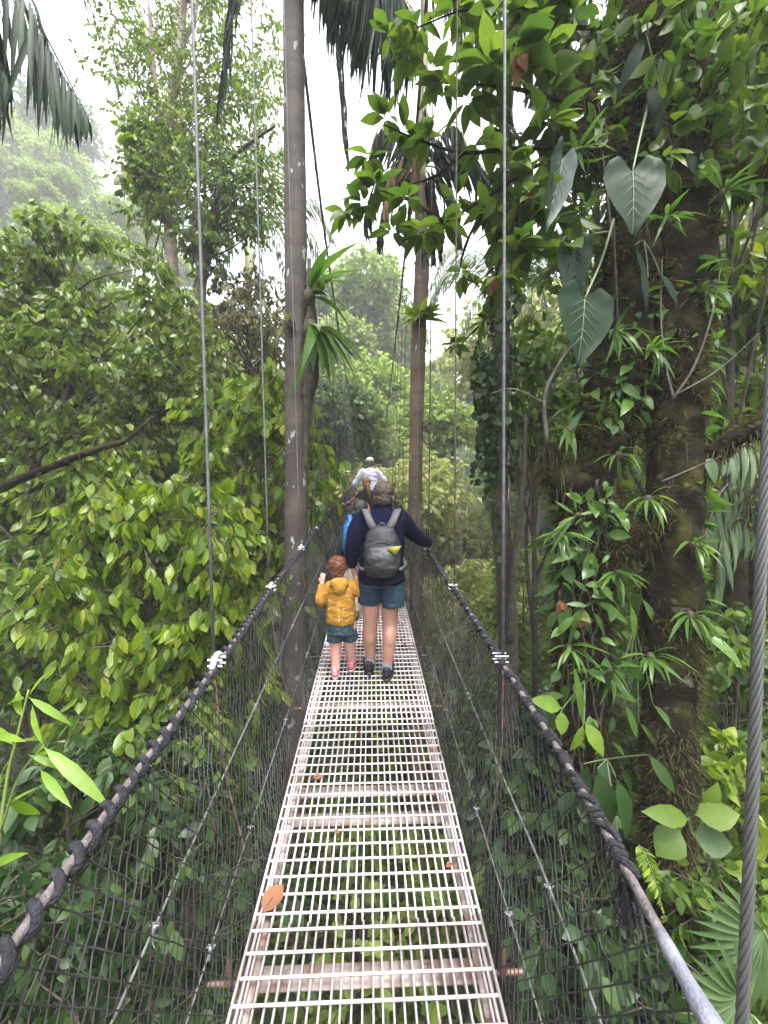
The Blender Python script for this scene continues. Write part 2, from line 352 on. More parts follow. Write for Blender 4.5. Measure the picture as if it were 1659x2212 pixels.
bridge = thing("hanging_bridge", "narrow steel hanging footbridge with grating deck, wire net sides and rope-wrapped handrails", "bridge", B(0, 0, 0))
def sub(mb, name, m, parent, smooth=False):
    loc = np.array(bridge.location, np.float32)
    for q in range(len(mb.V)): mb.V[q] = mb.V[q] - loc
    return mb.build(name, m, parent, smooth)
def build_bridge():
    # deck panels
    L = 1.10; v0 = -.75
    idx = 0
    while v0 < VEND:
        v1 = v0 + L - .006; mb = MB()
        us = np.linspace(-DW + .035, DW - .035, 24); us = us + rng.normal(0, .0015, len(us))
        a = B(us, v0, -.013); b = B(us, v1, -.013)
        zu = np.array((0, 0, .012))
        for k in range(len(us)):
            d = (b[k] - a[k]) / 2; box(mb, (a[k] + b[k]) / 2, (.0031, .0001, 0), d, zu)
        for s in (-1, 1):
            for off in (0.0, .022):
                a1 = B(s * (DW - off), v0, -.012); b1 = B(s * (DW - off), v1, -.012)
                box(mb, (a1 + b1) / 2, (.0032, .0001, 0), (b1 - a1) / 2, (0, 0, .018))
            a1 = B(s * (DW - .02), v0, -.035); b1 = B(s * (DW - .02), v1, -.035)
        o = put(mb, "deck_panel", M_steel, bridge, smooth=False)
        mb = MB()
        vs = np.arange(v0 + .02, v1, .0655)
        A = B(np.full(len(vs), -DW + .006), vs, .0035); C = B(np.full(len(vs), DW - .006), vs, .0035)
        rods(mb, A, C, .005, n=6)
        for q in range(len(mb.V)): mb.V[q] = mb.V[q] - np.array(bridge.location, np.float32)
        mb.build("cross_rod", M_steel, o); 
        v0 += L; idx += 1
    # edge rails under the deck and cover plates
    for s in (-1, 1):
        mb = MB(); vs = np.arange(-.8, VEND, .5)
        A = B(s * (DW - .03), vs[:-1], -.04); C = B(s * (DW - .03), vs[1:], -.04)
        for k in range(len(A)): box(mb, (A[k] + C[k]) / 2, (.024, .0008, 0), (C[k] - A[k]) / 2, (0, 0, .004))
        put(mb, "edge_rail", M_rust, bridge, smooth=False)
    beams = []
    v = -.5
    for base in np.arange(-1.0, VEND - 1, 2.2):
        beams += [base + .12, base + .90 - .02, base + 1.04 + 0.02, base + 1.6]
    beams = [1.32 + (k) * 2.2 + d for k in range(-1, 12) for d in (0, .585, .745, 1.47)]
    for v in beams:
        if v < -.6 or v > VEND: continue
        mb = MB(); c = B(0, v, -.046); long = (v - 1.32) % 2.2 < .01 or abs((v - 1.32) % 2.2 - 1.47) < .01
        hw = .425 if long else .4
        d = B(hw, v, -.046) - c
        box(mb, c, d, (0, .034, .0038), (0, 0, .003))
        box(mb, c - np.array((0, -.034, .03)), d, (0, .003, 0), (0, 0, .03))
        o = put(mb, "cross_beam", M_rust if v < 6 else M_rust, bridge, smooth=False)
        if v < 5:
            mb = MB()
            for u in ((-.27, .2) if long else (-.3, .3)):
                p = B(u, v + .01, -.042); mb = MB(); rods(mb, [p], [p + (0, 0, .009)], .011, n=6); sub(mb, 'bolt', M_rust, o)
            for s in (-1, 1):
                p = B(s * (DW - .028), v, -.036); mb = MB(); box(mb, p, (.022, 0, 0), (0, .085, .0095), (0, 0, .003))
                rods(mb, [p + (0, .0, .002)], [p + (0, 0, .012)], .010, n=6); sub(mb, 'joint_plate', M_rust, o)
            loc = np.array(bridge.location, np.float32)
            if long:
                for s in (-1, 1):
                    mb = MB(); q = B(s * .47, v, -.05); rods(mb, [B(s * .42, v, -.055)], [B(s * .54, v, -.055)], .009, n=6); rods(mb, [q - (0, 0, .02)], [q + (0, 0, .09)], .008, n=6); rods(mb, [q + (0, 0, .0)], [q + (0, 0, .025)], .018, n=6)
                    for z in range(len(mb.V)): mb.V[z] = mb.V[z] - loc
                    mb.build("beam_end", M_dsteel, o)
    # handrails
    for s in (-1, 1):
        vs = np.arange(-.6, VEND, .1); pts = B(urope(s, vs), vs, HR + .008 * np.sin(vs * 3.1 + s))
        mb = MB(); tube(mb, pts, .0095, 10)
        th = np.arange(-.6, 7, .006)   # laid strands of the cable
        rail = put(mb, "handrail_cable", M_cablebrown, bridge)
        # wrapped rope
        vs = []; ph = []
        v = -.3 if s < 0 else .755; a = 0.0
        while v < VEND - .5:
            near = v < 7
            step = .0042 if near else .02
            if s < 0:
                pitch = .062 + .012 * math.sin(v * 5)
            else:
                c = (v % .088) / .088; pitch = .017 if c < .52 else .11
            if not near: pitch = .062
            a += 2 * math.pi * step / pitch; v += step; vs.append(v); ph.append(a)
        vs = np.array(vs); ph = np.array(ph)
        c0 = B(urope(s, vs), vs, HR + .008 * np.sin(vs * 3.1 + s))
        rr = (.0158 if s < 0 else .0152) + .002 * np.sin(vs * 23) + .0012 * np.sin(vs * 61)
        hp = c0 + np.stack([np.cos(ph) * rr, 0 * ph, np.sin(ph) * rr], -1)
        mb = MB(); tube(mb, hp, .0094 if s < 0 else .0074, 7)
        loc = np.array(bridge.location, np.float32)
        for q in range(len(mb.V)): mb.V[q] = mb.V[q] - loc
        mb.build("rope_wrap", M_rope, rail)
        if s > 0:
            mb = MB(); k = np.arange(.1, .685, .03)
            c0 = B(urope(s, k), k, HR + .008 * np.sin(k * 3.1 + s)); tube(mb, c0, np.interp(k, [.1, .5, .62, .68], [.02, .018, .014, .0098]) * (1 + .12 * np.sin(k * 70)), 10, bump=.15, bfreq=40)
            for q in range(len(mb.V)): mb.V[q] = mb.V[q] - loc
            mb.build("taped_end", pmat("blue_grey_tape", (.1, .105, .135), .7, noise=(25, (.16, .16, .19), .4, .7), bump=.4), rail)
            mb = MB(); c = B(urope(1, .77), .77, HR - .02)   # frayed rope end hanging
            A = c + rng.normal(0, .008, (26, 3)); C = A + rng.normal(0, .013, (26, 3)) + (0, 0, -.075); rods(mb, A, C, .004, .003, n=5)
            for q in range(len(mb.V)): mb.V[q] = mb.V[q] - loc
            mb.build("rope_end", M_rope, rail)
    # net sides
    for s in (-1, 1):
        mb = MB(); pitch = .044; H0 = HR - .01; run = .60
        for fam in (-1, 1):
            for k, v in enumerate(np.arange(-1.4, VEND, pitch)):
                n = 15 if v < 4.5 else 7
                t = np.linspace(0, 1, n); vv = v + fam * run * t
                if fam < 0: vv = vv + run
                tt = t
                u = s * (DW + .015) + (urope(s, vv) - s * (DW + .015)) * tt
                wob = .006 * np.sin(t * np.pi * 2 * 7 + k) + .012 * np.sin(vv * 5 + 3 * tt)
                w_ = -.03 + (H0 + .03) * tt
                m = (vv > -.7) & (vv < VEND)
                if m.sum() < 2: continue
                tube(mb, B(u + wob, vv, w_)[m], (.0018 if v < 6 else .0022), 4, cap=False)
        put(mb, "side_net", M_wire, bridge)
        for hh, rad in ((.19, .0025), (.50, .0038)):
            t = hh / HR; vs = np.arange(-.6, VEND, .25)
            u = s * (DW + .015) + (urope(s, vs) - s * (DW + .015)) * t + s * .008
            mb = MB(); tube(mb, B(u, vs, hh), rad, 6); cb = put(mb, "net_cable", M_stringer, bridge)
            mb = MB()
            for v in ((1.02, 1.95, 2.9) if hh > .3 else (1.22, 1.62, 2.3, 3.1)):
                v = v + (.06 if s > 0 else 0)
                c = B(np.interp(v, vs, u), v, hh); mb = MB()
                ell(mb, c, (.008, .01, .009), 8, 5); rods(mb, [c + (-.012, 0, .004), c + (-.012, .01, .0)], [c + (.012, 0, .004), c + (.012, .01, 0)], .003, n=6)
                rods(mb, [c + (0, 0, 0)], [c + (0, -.012, -.022)], .005, n=6); sub(mb, 'cable_clamp', M_zinc, cb, True)
    # main cables
    for s in (-1, 1):
        vs = np.arange(-2, 27.5, .6); mb = MB(); tube(mb, spline(np.array([main_pt(s, v) for v in MAIN[:, 0]]), 60), .021, 8)
        put(mb, "main_cable", M_cable, bridge)
    # hangers
    hv = [1.64, 2.6, 3.78, 4.8] + list(np.arange(5.85, 26.5, 1.05))
    for s in (-1, 1):
        for k, v in enumerate(hv):
            top = main_pt(s, v); bot = B(urope(s, v) + s * .012, v, HR + .01); low = B(s * .49, v, -.03)
            r0 = .0066 if v < 2.4 else .0056
            mb = MB(); n = 40 if v < 3 else 6
            tube(mb, spline([bot, (bot + top) / 2 + (0, .01, 0), top], 12), r0, 7)
            h = put(mb, "hanger_cable", M_cable if v < 2.4 else M_barkd if s > 0 and v < 4 else M_cable, bridge)
            mb = MB(); tube(mb, spline([low, (low + bot) / 2 + (s * .035, 0, 0), bot], 6), .004, 5)
            for q in range(len(mb.V)): mb.V[q] = mb.V[q] - np.array(bridge.location, np.float32)
            mb.build("lower_cable", M_dsteel, h)
            if v < 5:
                mb = MB(); c = B(urope(s, v), v, HR)
                dv = B(urope(s, v + .1), v + .1, HR) - c
                if s < 0:
                    a = np.linspace(-1.0, 1.0, 12); pts = c + dv[None] * a[:, None] * .55 + np.stack([0 * a, 0 * a, .036 * np.cos(a * 1.5)], -1)
                    tube(mb, pts, .0125, 8); m = M_white
                else:
                    m = M_zinc
                for q in (-.018, .018):
                    p = c + (0, q, .02); rods(mb, [p + (-.03, 0, -.025), p + (-.03, 0, .0)], [p + (.03, 0, -.025), p + (.03, 0, .0)], .006, n=6)
                for q in range(len(mb.V)): mb.V[q] = mb.V[q] - np.array(bridge.location, np.float32)
                mb.build("rail_clamp", m, h)
    # heavy twisted stay beside the deck on the right
    p0 = P(1672, 700, 1.02); p1 = P(1645, 1200, .97); p2 = P(1626, 1700, .93); p3 = P(1601, 2250, .89)
    pts = spline([p0 + (p0 - p1) * 3.5, p0 + (p0 - p1) * 1.5, p0, p1, p2, p3, p3 + (p3 - p2) * .8], 260)
    T, A, Bn = frames(pts); mb = MB(); tube(mb, pts, .0085, 8)
    for k in range(6):
        a = np.arange(len(pts)) * .42 + k * math.pi / 3
        tube(mb, pts + (A * np.cos(a)[:, None] + Bn * np.sin(a)[:, None]) * .0085, .0047, 6)
    put(mb, "stay_cable", pmat("stay_steel", (.075, .075, .075), .55, .3), bridge)
build_bridge()

# fallen leaves on the deck
def fallen(v, u, size, ang, label, curlz=.05):
    p = B(u, v, .014); o = thing("fallen_leaf", label, "leaf", p, "dead leaves on the deck")
    mb = MB(); d = np.array((math.sin(ang), math.cos(ang), .12))
    leaves(mb, [p + (0, 0, .004)], [d], [(.1, -.1, 1)], size, size * .33, 'hi', curl=curlz, fold=.22, wav=.05)
    put(mb, "blade", M_brown_leaf, o)
    mb = MB(); tube(mb, [p + (0, 0, .005) - d * size * .3, p + (0, 0, .006), p + (0, 0, .006) + d * size * .5], .0014, 5); put(mb, "stalk", M_dsteel, o)
fallen(1.46, -.40, .12, .5, "large curled rust-brown leaf lying on the deck's edge nearest the camera")
fallen(2.08, -.30, .06, 1.1, "small brown leaf lying on the deck grating farther ahead", .2)

for v_, u_ in ((1.08, .22), (1.62, .36), (2.42, -.05), (2.62, .31), (1.78, -.16), (3.6, .3)):
    fallen(v_, u_, rng.uniform(.028, .045), rng.uniform(0, 6), "tiny brown leaf scrap caught on the deck grating", .3)
# ---------------------------------------------------------------- plants
def clump_leaves(mb, C, r, twigs, per, ll, wr, droop, kind, twig_mb=None, upb=.25, fold=.22, spread=.55, size_var=.35):
    """leafy twigs growing out of every point of C"""
    n = len(C); m = n * twigs
    c = np.repeat(C, twigs, 0)
    d = rdir(m, upb, .8); ln = rng.uniform(.55, 1.25, (m, 1)) * r
    tip = c + d * ln; tip[:, 2] -= droop * ln[:, 0] * .35
    if twig_mb is not None: rods(twig_mb, c, tip, .004 + .006 * r, .002, n=3)
    t = np.tile(np.linspace(.25, 1, per), m)[:, None]
    base = np.repeat(c, per, 0) * (1 - t) + np.repeat(tip, per, 0) * t
    dd = np.repeat(d, per, 0); side = rdir(m * per)
    D = dd * .45 + side * spread * (1 - .5 * droop) + np.array((0, 0, -1.0)) * droop * 1.1
    Nn = rdir(m * per, 1.0 - .6 * droop)
    L = ll * rng.uniform(1 - size_var, 1 + size_var, m * per)
    leaves(mb, base, D, Nn, L, L * wr * rng.uniform(.8, 1.2, m * per), kind, curl=rng.uniform(.05, .45, m * per), fold=fold)

def crown_points(c, rad, n, hollow=.35, gap=.0, seed=None):
    pts = []
    off = rng.uniform(-50, 50, 3)
    while len(pts) < n:
        q = rng.normal(size=3); q /= np.linalg.norm(q); q *= rng.uniform(hollow, 1) ** .5
        x = np.asarray(c) + q * np.asarray(rad)
        if mnoise.noise(Vector((x * 1.1 / max(.6, min(rad)) + off))) < gap - .25: continue
        pts.append(x)
    return np.array(pts)

def branch_to(mb, path, pr, C, rad=.012, n=5, sag=.15):
    path = np.asarray(path); zmid = path[:, 2]
    for c in C:
        d = np.linalg.norm(path - c, axis=1) + 1.5 * np.clip(path[:, 2] - c[2] + .2, 0, None)
        i = int(np.clip(np.argmin(d) + rng.integers(-len(path) // 5, 2), len(path) // 3, len(path) - 2)); a = path[i]; mid = (a + c) / 2 + rng.normal(0, .08, 3) * np.linalg.norm(c - a) + np.array((0, 0, sag * np.linalg.norm(c - a) * .5))
        r0 = min(pr[i] * .5, rad * (1 + .6 * np.linalg.norm(c - a)))
        tube(mb, spline([a, mid, c], 7), np.linspace(r0, .005, 7), n, cap=False)

def plant(name, label, cat, cen, rad, n, r, twigs, per, ll, wr, mat, droop=.5, kind='mid', group=None, trunk=.07, lean=0, bark=None, gap=0, hollow=.35, limbs=True, tx=None, base_z=None, upb=.25, parts=("trunk", "crown"), limb_frac=.6):
    cen = np.asarray(cen, float); rad = np.asarray(rad, float)
    bx, by = (cen[0] + lean, cen[1] + .2) if tx is None else tx
    bz = float(H(bx, by)) - .1 if base_z is None else base_z
    root = thing(name, label, cat, (bx, by, bz), group)
    C = crown_points(cen, rad, n, hollow, gap)
    tm = MB(); h = cen[2] + rad[2] * .6
    path = spline([(bx, by, bz), (bx + .15 * lean + rng.normal(0, .1), by, (bz + cen[2]) * .5), tuple(cen + (0, 0, -.2 * rad[2])), (cen[0], cen[1], h)], 26)
    pr = np.linspace(trunk, trunk * .3, 26)
    tube(tm, path, pr, 9, bump=.12, bfreq=5)
    if limbs: branch_to(tm, path, pr, C[: int(n * limb_frac)], trunk * .16)
    lm = MB(); clump_leaves(lm, C, r, twigs, per, ll, wr, droop, kind, tm, upb)
    put(tm, parts[0], bark or M_bark, root); put(lm, parts[1], mat, root)
    return root

# ----- left side
plant("broadleaf_tree", "tree with big drooping yellow-green leaves, close behind the bare trunk by the handrail", "tree", P(560, 1020, 6.2), (1.15, .8, 1.75), 120, .42, 5, 7, .2, .22, M_bright, .85, 'hi', trunk=.06, bark=M_barkd, gap=.1)
plant("broadleaf_tree", "low tree of large hanging yellow-green leaves in loose tiers, beside the handrail's white clamp", "tree", P(330, 1330, 4.3), (1.45, .85, 1.75), 170, .36, 5, 7, .165, .23, M_bright, .9, 'hi', trunk=.07, bark=M_barkd, gap=.15, lean=.3)
plant("broadleaf_tree", "broad dense tree of upright mid-green leaves filling the side under the hazy hill", "tree", P(140, 830, 7.0), (3.1, 1.6, 2.75), 640, .48, 5, 10, .155, .21, M_fresh, .75, 'mid', trunk=.12, bark=M_barkd, gap=-.05, lean=-.5, upb=.6, limb_frac=.22, hollow=.2)
lowt = plant("broadleaf_tree", "lower tree with dark branches showing, under the dense mid-green tree", "tree", P(60, 1080, 6.0), (2.0, 1.2, 1.6), 190, .4, 5, 8, .17, .2, M_fresh, .7, 'mid', trunk=.1, bark=M_barkd, gap=.2)
lb = MB(); q = spline([P(-260, 1190, 5.2), P(-20, 1065, 4.1), P(120, 1005, 3.9), P(200, 975, 3.9), P(275, 948, 4.0), P(330, 900, 4.3)], 40); tube(lb, q, np.linspace(.05, .016, 40), 10, bump=.45, bfreq=11); put(lb, "limb", M_mossbark, lowt)
lb = MB(); k = 260; i_ = rng.integers(0, 39, k); leaves(lb, q[i_] + rng.normal(0, .015, (k, 3)), np.array((0, 0, -1.0)) + rng.normal(0, .35, (k, 3)), rdir(k), rng.gamma(2, .03, k), .004, 'mid'); put(lb, "moss", M_moss, lowt)
plant("broadleaf_tree", "tree of small drooping leaves filling in behind the lower tiers on the near side", "tree", P(250, 1080, 8.6), (2.9, 1.2, 2.6), 330, .5, 5, 8, .16, .21, M_bright, .75, 'mid', trunk=.1, bark=M_barkd, gap=-.05, limb_frac=.3)
plant("olive_tree", "olive-brown leafy tree between the wavy trunks and the bare palm trunk", "tree", P(535, 770, 9.0), (1.5, 1.2, 1.9), 170, .45, 5, 8, .15, .2, M_olive, .8, 'mid', trunk=.08, bark=M_barkd)

def slim_trees():
    # tall slim tree with pinkish-grey wavy trunk
    Y = 9.0
    pts = [P(385, 1500, Y), P(372, 900, Y), P(372, 600, Y), P(362, 440, Y), P(352, 330, Y), P(375, 200, Y), P(392, 60, Y), P(405, -120, Y), P(400, -300, Y)]
    root = thing("slim_tree", "tall slim tree with wavy pinkish-grey trunk and small airy leaves against the sky", "tree", pts[0])
    path = spline(pts, 50); pr = np.linspace(.17, .06, 50); tm = MB(); tube(tm, path, pr, 10, bump=.15, bfreq=3)
    tube(tm, spline([P(360, 320, Y), P(345, 250, Y), P(330, 120, Y), P(320, 0, Y)], 16), np.linspace(.07, .03, 16), 7)
    tube(tm, spline([P(385, 100, Y), P(420, 40, Y), P(430, -60, Y)], 12), np.linspace(.07, .03, 12), 7)
    tube(tm, spline([P(330, 160, Y), P(300, 90, Y), P(270, 60, Y)], 12), np.linspace(.04, .02, 12), 6)
    C = np.vstack([crown_points(P(400, 80, Y), (2.5, 1.6, 2.6), 250, .1, .0), crown_points(P(470, 330, Y - .3), (1.6, 1.2, 2.2), 190, .1, .0), crown_points(P(330, 380, Y - .3), (.8, .6, 1.4), 60, .1)])
    branch_to(tm, path, pr, C[::7], .007); lm = MB(); clump_leaves(lm, C, .45, 5, 9, .11, .22, .6, 'mid', None)
    put(tm, "trunk", pmat("pinkish_bark", (.2, .14, .125), .85, noise=(6, (.3, .24, .22), .4, .7), bump=.5), root); put(lm, "crown", M_fresh, root)
    # dark crooked tree with a bare arm
    Y = 8.2
    pts = [P(440, 1500, Y), P(440, 900, Y), P(432, 640, Y), P(448, 540, Y), P(455, 490, Y), P(470, 420, Y), P(495, 350, Y), P(545, 305, Y), P(595, 272, Y)]
    root = thing("crooked_tree", "dark crooked tree whose bare arm bends toward the bare palm trunk", "tree", pts[0])
    path = spline(pts, 60); pr = np.interp(np.linspace(0, 1, 60), [0, .4, .5, 1], [.14, .12, .06, .025]); tm = MB(); tube(tm, path, pr, 9, bump=.2, bfreq=5)
    tube(tm, spline([P(440, 600, Y), P(420, 520, Y), P(425, 440, Y), P(432, 380, Y)], 16), np.linspace(.1, .03, 16), 7, bump=.2)
    C = np.vstack([crown_points(P(440, 520, Y), (.45, .4, .9), 34, .2), crown_points(P(520, 420, Y), (.8, .6, .8), 34, .1)])
    branch_to(tm, path, pr, C, .012); lm = MB(); clump_leaves(lm, C, .35, 4, 6, .15, .2, .6, 'mid', tm)
    put(tm, "trunk", M_barkd, root); put(lm, "crown", M_mid, root)
    # glossy climber
    root = thing("climbing_vine", "bright green leafy climber wrapped around the wavy slim trunk", "vine", P(330, 560, 8.8))
    C = crown_points(P(315, 330, 8.7), (.55, .4, .9), 46, .1); lm = MB(); clump_leaves(lm, C, .32, 4, 6, .2, .3, .5, 'hi')
    tm = MB(); tube(tm, spline([P(330, 560, 8.8), P(350, 450, 8.7), P(325, 330, 8.6), P(320, 230, 8.7)], 20), .02, 6)
    put(tm, "stem", M_barkd, root); put(lm, "foliage", M_bright, root)
slim_trees()

# lower left thicket
for cx, cy_, Y, rx, rz, ry, n, ll, mat, lab in (  # dark leaf colour of bushes by the net has shade painted in
    (60, 1340, 4.6, 1.1, 1.0, .8, 70, .15, M_mid, "dark small-leaved bush at the picture's edge level with the bridge clamp"),
    (330, 1650, 3.6, .8, .75, .6, 80, .12, M_mid, "bush of hanging leaves below the white clamp"),
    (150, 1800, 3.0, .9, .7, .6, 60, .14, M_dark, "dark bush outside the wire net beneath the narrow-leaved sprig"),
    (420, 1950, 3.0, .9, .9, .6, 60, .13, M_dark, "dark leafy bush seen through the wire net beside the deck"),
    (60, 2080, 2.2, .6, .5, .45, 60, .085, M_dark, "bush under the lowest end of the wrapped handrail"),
    (560, 1620, 6.0, 1.2, 1.5, .8, 90, .14, M_mid, "green bush behind the net at the foot of the bare palm trunk"),
    (250, 1560, 7.0, 1.4, 1.2, .8, 90, .12, M_far, "pale fine-leaved bush glimpsed between hanging leaf tiers"),
    (80, 1500, 8.0, 1.8, 1.3, .8, 90, .16, M_mid, "shaded bush deep behind the narrow-leaved sprig")):
    c = P(cx, cy_, Y)
    plant("bush", lab, "bush", c, (rx, ry, rz), n, .3, 4, 6, ll, .26, mat, .55, 'mid', trunk=.03, bark=M_barkd, limbs=True, gap=.0)

def sprig():
    Y = 1.55; root = thing("sapling", "bright young sapling with long narrow pointed leaves just outside the net", "plant", P(-40, 2150, Y))
    tm = MB(); lm = MB()
    st = spline([P(-40, 2150, Y), P(10, 1720, Y), P(35, 1600, Y), P(62, 1490, Y)], 24); tube(tm, st, np.linspace(.008, .003, 24), 6)
    st2 = spline([P(0, 1800, Y), P(40, 1680, Y - .05), P(95, 1610, Y - .1)], 10); tube(tm, st2, np.linspace(.005, .002, 10), 5)
    st3 = spline([P(-60, 1900, Y - .1), P(-20, 1680, Y - .1), P(-8, 1580, Y - .1)], 10); tube(tm, st3, np.linspace(.005, .002, 10), 5)
    for a, b, Yb in (((62, 1505), (90, 1450), 0), ((60, 1505), (150, 1560), .0), ((55, 1510), (0, 1505), .1), ((70, 1520), (72, 1610), -.1), ((90, 1610), (232, 1730), -.08), ((60, 1630), (150, 1660), 0), ((85, 1660), (140, 1735), -.1), ((30, 1610), (-20, 1560), .05), ((25, 1640), (-30, 1700), .05), ((40, 1600), (110, 1590), .08), ((-10, 1590), (30, 1590), -.1), ((-10, 1580), (-60, 1510), 0), ((0, 1750), (80, 1690), .1), ((20, 1700), (-20, 1790), 0), ((10, 1720), (95, 1780), .15), ((48, 1550), (20, 1480), .12), ((-30, 1880), (20, 1840), -.1)):
        p0 = P(*a, Y); p1 = P(*b, Y + Yb); L = np.linalg.norm(p1 - p0) * 1.08
        leaves(lm, [p0], [p1 - p0], [(.3 * rng.normal(), -.6, .8)], L, L * .055 + .003, 'hi', curl=.22, fold=.2)
    put(tm, "stem", pmat("green_stem", (.16, .22, .05), .5), root); put(lm, "foliage", leafmat("sprig_leaf", [(.11, .2, .02), (.16, .25, .03)], rough=.4, trans=.4), root)
sprig()

# ----- palms
def frond(lm, rm, path, n, ll, lw, hang=.6, r0=.02, roll=0.0, sweep=.6, start=.12, jit=.08, taper=True, planes=1):
    """pinnate frond: leaflets along both sides of an arching rachis"""
    p = spline(path, 40); tube(rm, p, np.linspace(r0, r0 * .2, 40), 6)
    T, A, Bn = frames(p)
    for s in (-1, 1):
        t = np.linspace(start, .995, n); i = np.clip((t * 39).astype(int), 0, 38); f = (t * 39 - i)[:, None]
        base = p[i] * (1 - f) + p[i + 1] * f; Td = T[i]
        side = U(np.cross(Td, np.array((0, 0, 1.0))) + 1e-4 * A[i]); up = np.cross(side, Td)
        side = side * math.cos(roll) + up * math.sin(roll) * s
        D = side * s * (1 - hang) + Td * sweep + np.array((0, 0, -1.0)) * hang * 1.4 + rng.normal(0, jit, (n, 3))
        L = ll * (np.sin(np.clip(t * 1.05, 0, 1) * np.pi) ** .5 * .75 + .3) * rng.uniform(.85, 1.1, n) if taper else ll * rng.uniform(.8, 1.1, n)
        Nn = up * .5 + side * s * .6 + rng.normal(0, .15, (n, 3))
        leaves(lm, base, D, Nn, L, lw, 'hi' if n < 60 else 'mid', curl=.18, fold=.35)

def tall_palm():
    Y = 4.5; root = thing("tall_palm", "tall palm with a bare straight brown trunk speckled with white lichen, beside the handrail", "palm", (*P(637, 2000, Y)[:2], float(H(-1.05, 4.5)) - .2))
    x, y = root.location[0], root.location[1]; tm = MB()
    zs = np.linspace(root.location[2], 9.8, 90)
    path = np.stack([x + .018 * np.sin(zs * .55) , y + 0 * zs, zs], -1)
    tube(tm, path, np.interp(zs, [-7, 2, 8, 10], [.15, .131, .122, .115]) * (1 + .012 * np.sin(zs * 19)), 18, bump=.03, bfreq=9)
    tr = put(tm, "trunk", M_palmbark, root)
    top = path[-1]
    # drooping fronds: the hanging curtain on the right and others around
    specs = [((.35, -.25, -.35), (.75, -.35, -1.0), (1.15, -.4, -1.55)), ((.4, .1, -.2), (.95, .0, -1.0), (1.6, -.1, -1.45)), ((.4, .4, .0), (1.1, .45, -.8), (1.9, .5, -1.5)), ((.55, .5, .7), (1.5, .6, .4), (2.2, .7, -.7)),
             ((-.4, .6, .7), (-1.1, 1.3, .3), (-1.6, 1.9, -1.0)), ((-.4, -.7, .8), (-.9, -1.6, .4), (-1.3, -2.3, -.9)), ((.0, .9, .8), (.2, 2.0, .5), (.3, 2.8, -.9)), ((.4, -.9, .9), (.8, -2.0, .7), (1.1, -2.8, -.4))]
    for pts, ll in (([P(637, -340, 4.5), P(690, -230, 4.35), P(770, -130, 4.2), P(850, -40, 4.15), P(905, 60, 4.15)], 1.45), ([P(637, -340, 4.5), P(680, -250, 4.5), P(740, -180, 4.6), P(800, -100, 4.7), P(900, 30, 4.8)], 1.5), ([P(637, -340, 4.5), P(660, -260, 4.3), P(700, -190, 4.1), P(730, -120, 4.0), P(760, -20, 4.0)], .9)):
        lm = MB(); rm = MB(); frond(lm, rm, pts, 96, ll, .026, hang=.95, r0=.03, jit=.07, sweep=.2, start=.15)
        f = put(rm, "frond", M_shaft, root)
        for q in range(len(lm.V)): lm.V[q] = lm.V[q] - np.array(root.location, np.float32)
        lm.build("leaflets", M_palm, f)
    for k, sp in enumerate(specs[3:]):
        k += 3; lm = MB(); rm = MB(); frond(lm, rm, [top] + [top + np.array(q) * 1.15 for q in sp], 58, 1.5 if k < 3 else 1.15, .032 if k < 3 else .024, hang=.97 if k < 3 else .8, r0=.03, jit=.05, sweep=.25 if k < 3 else .6)
        f = put(rm, "frond", M_shaft, root); 
        for q in range(len(lm.V)): lm.V[q] = lm.V[q] - np.array(root.location, np.float32)
        lm.build("leaflets", M_palm, f)
tall_palm()

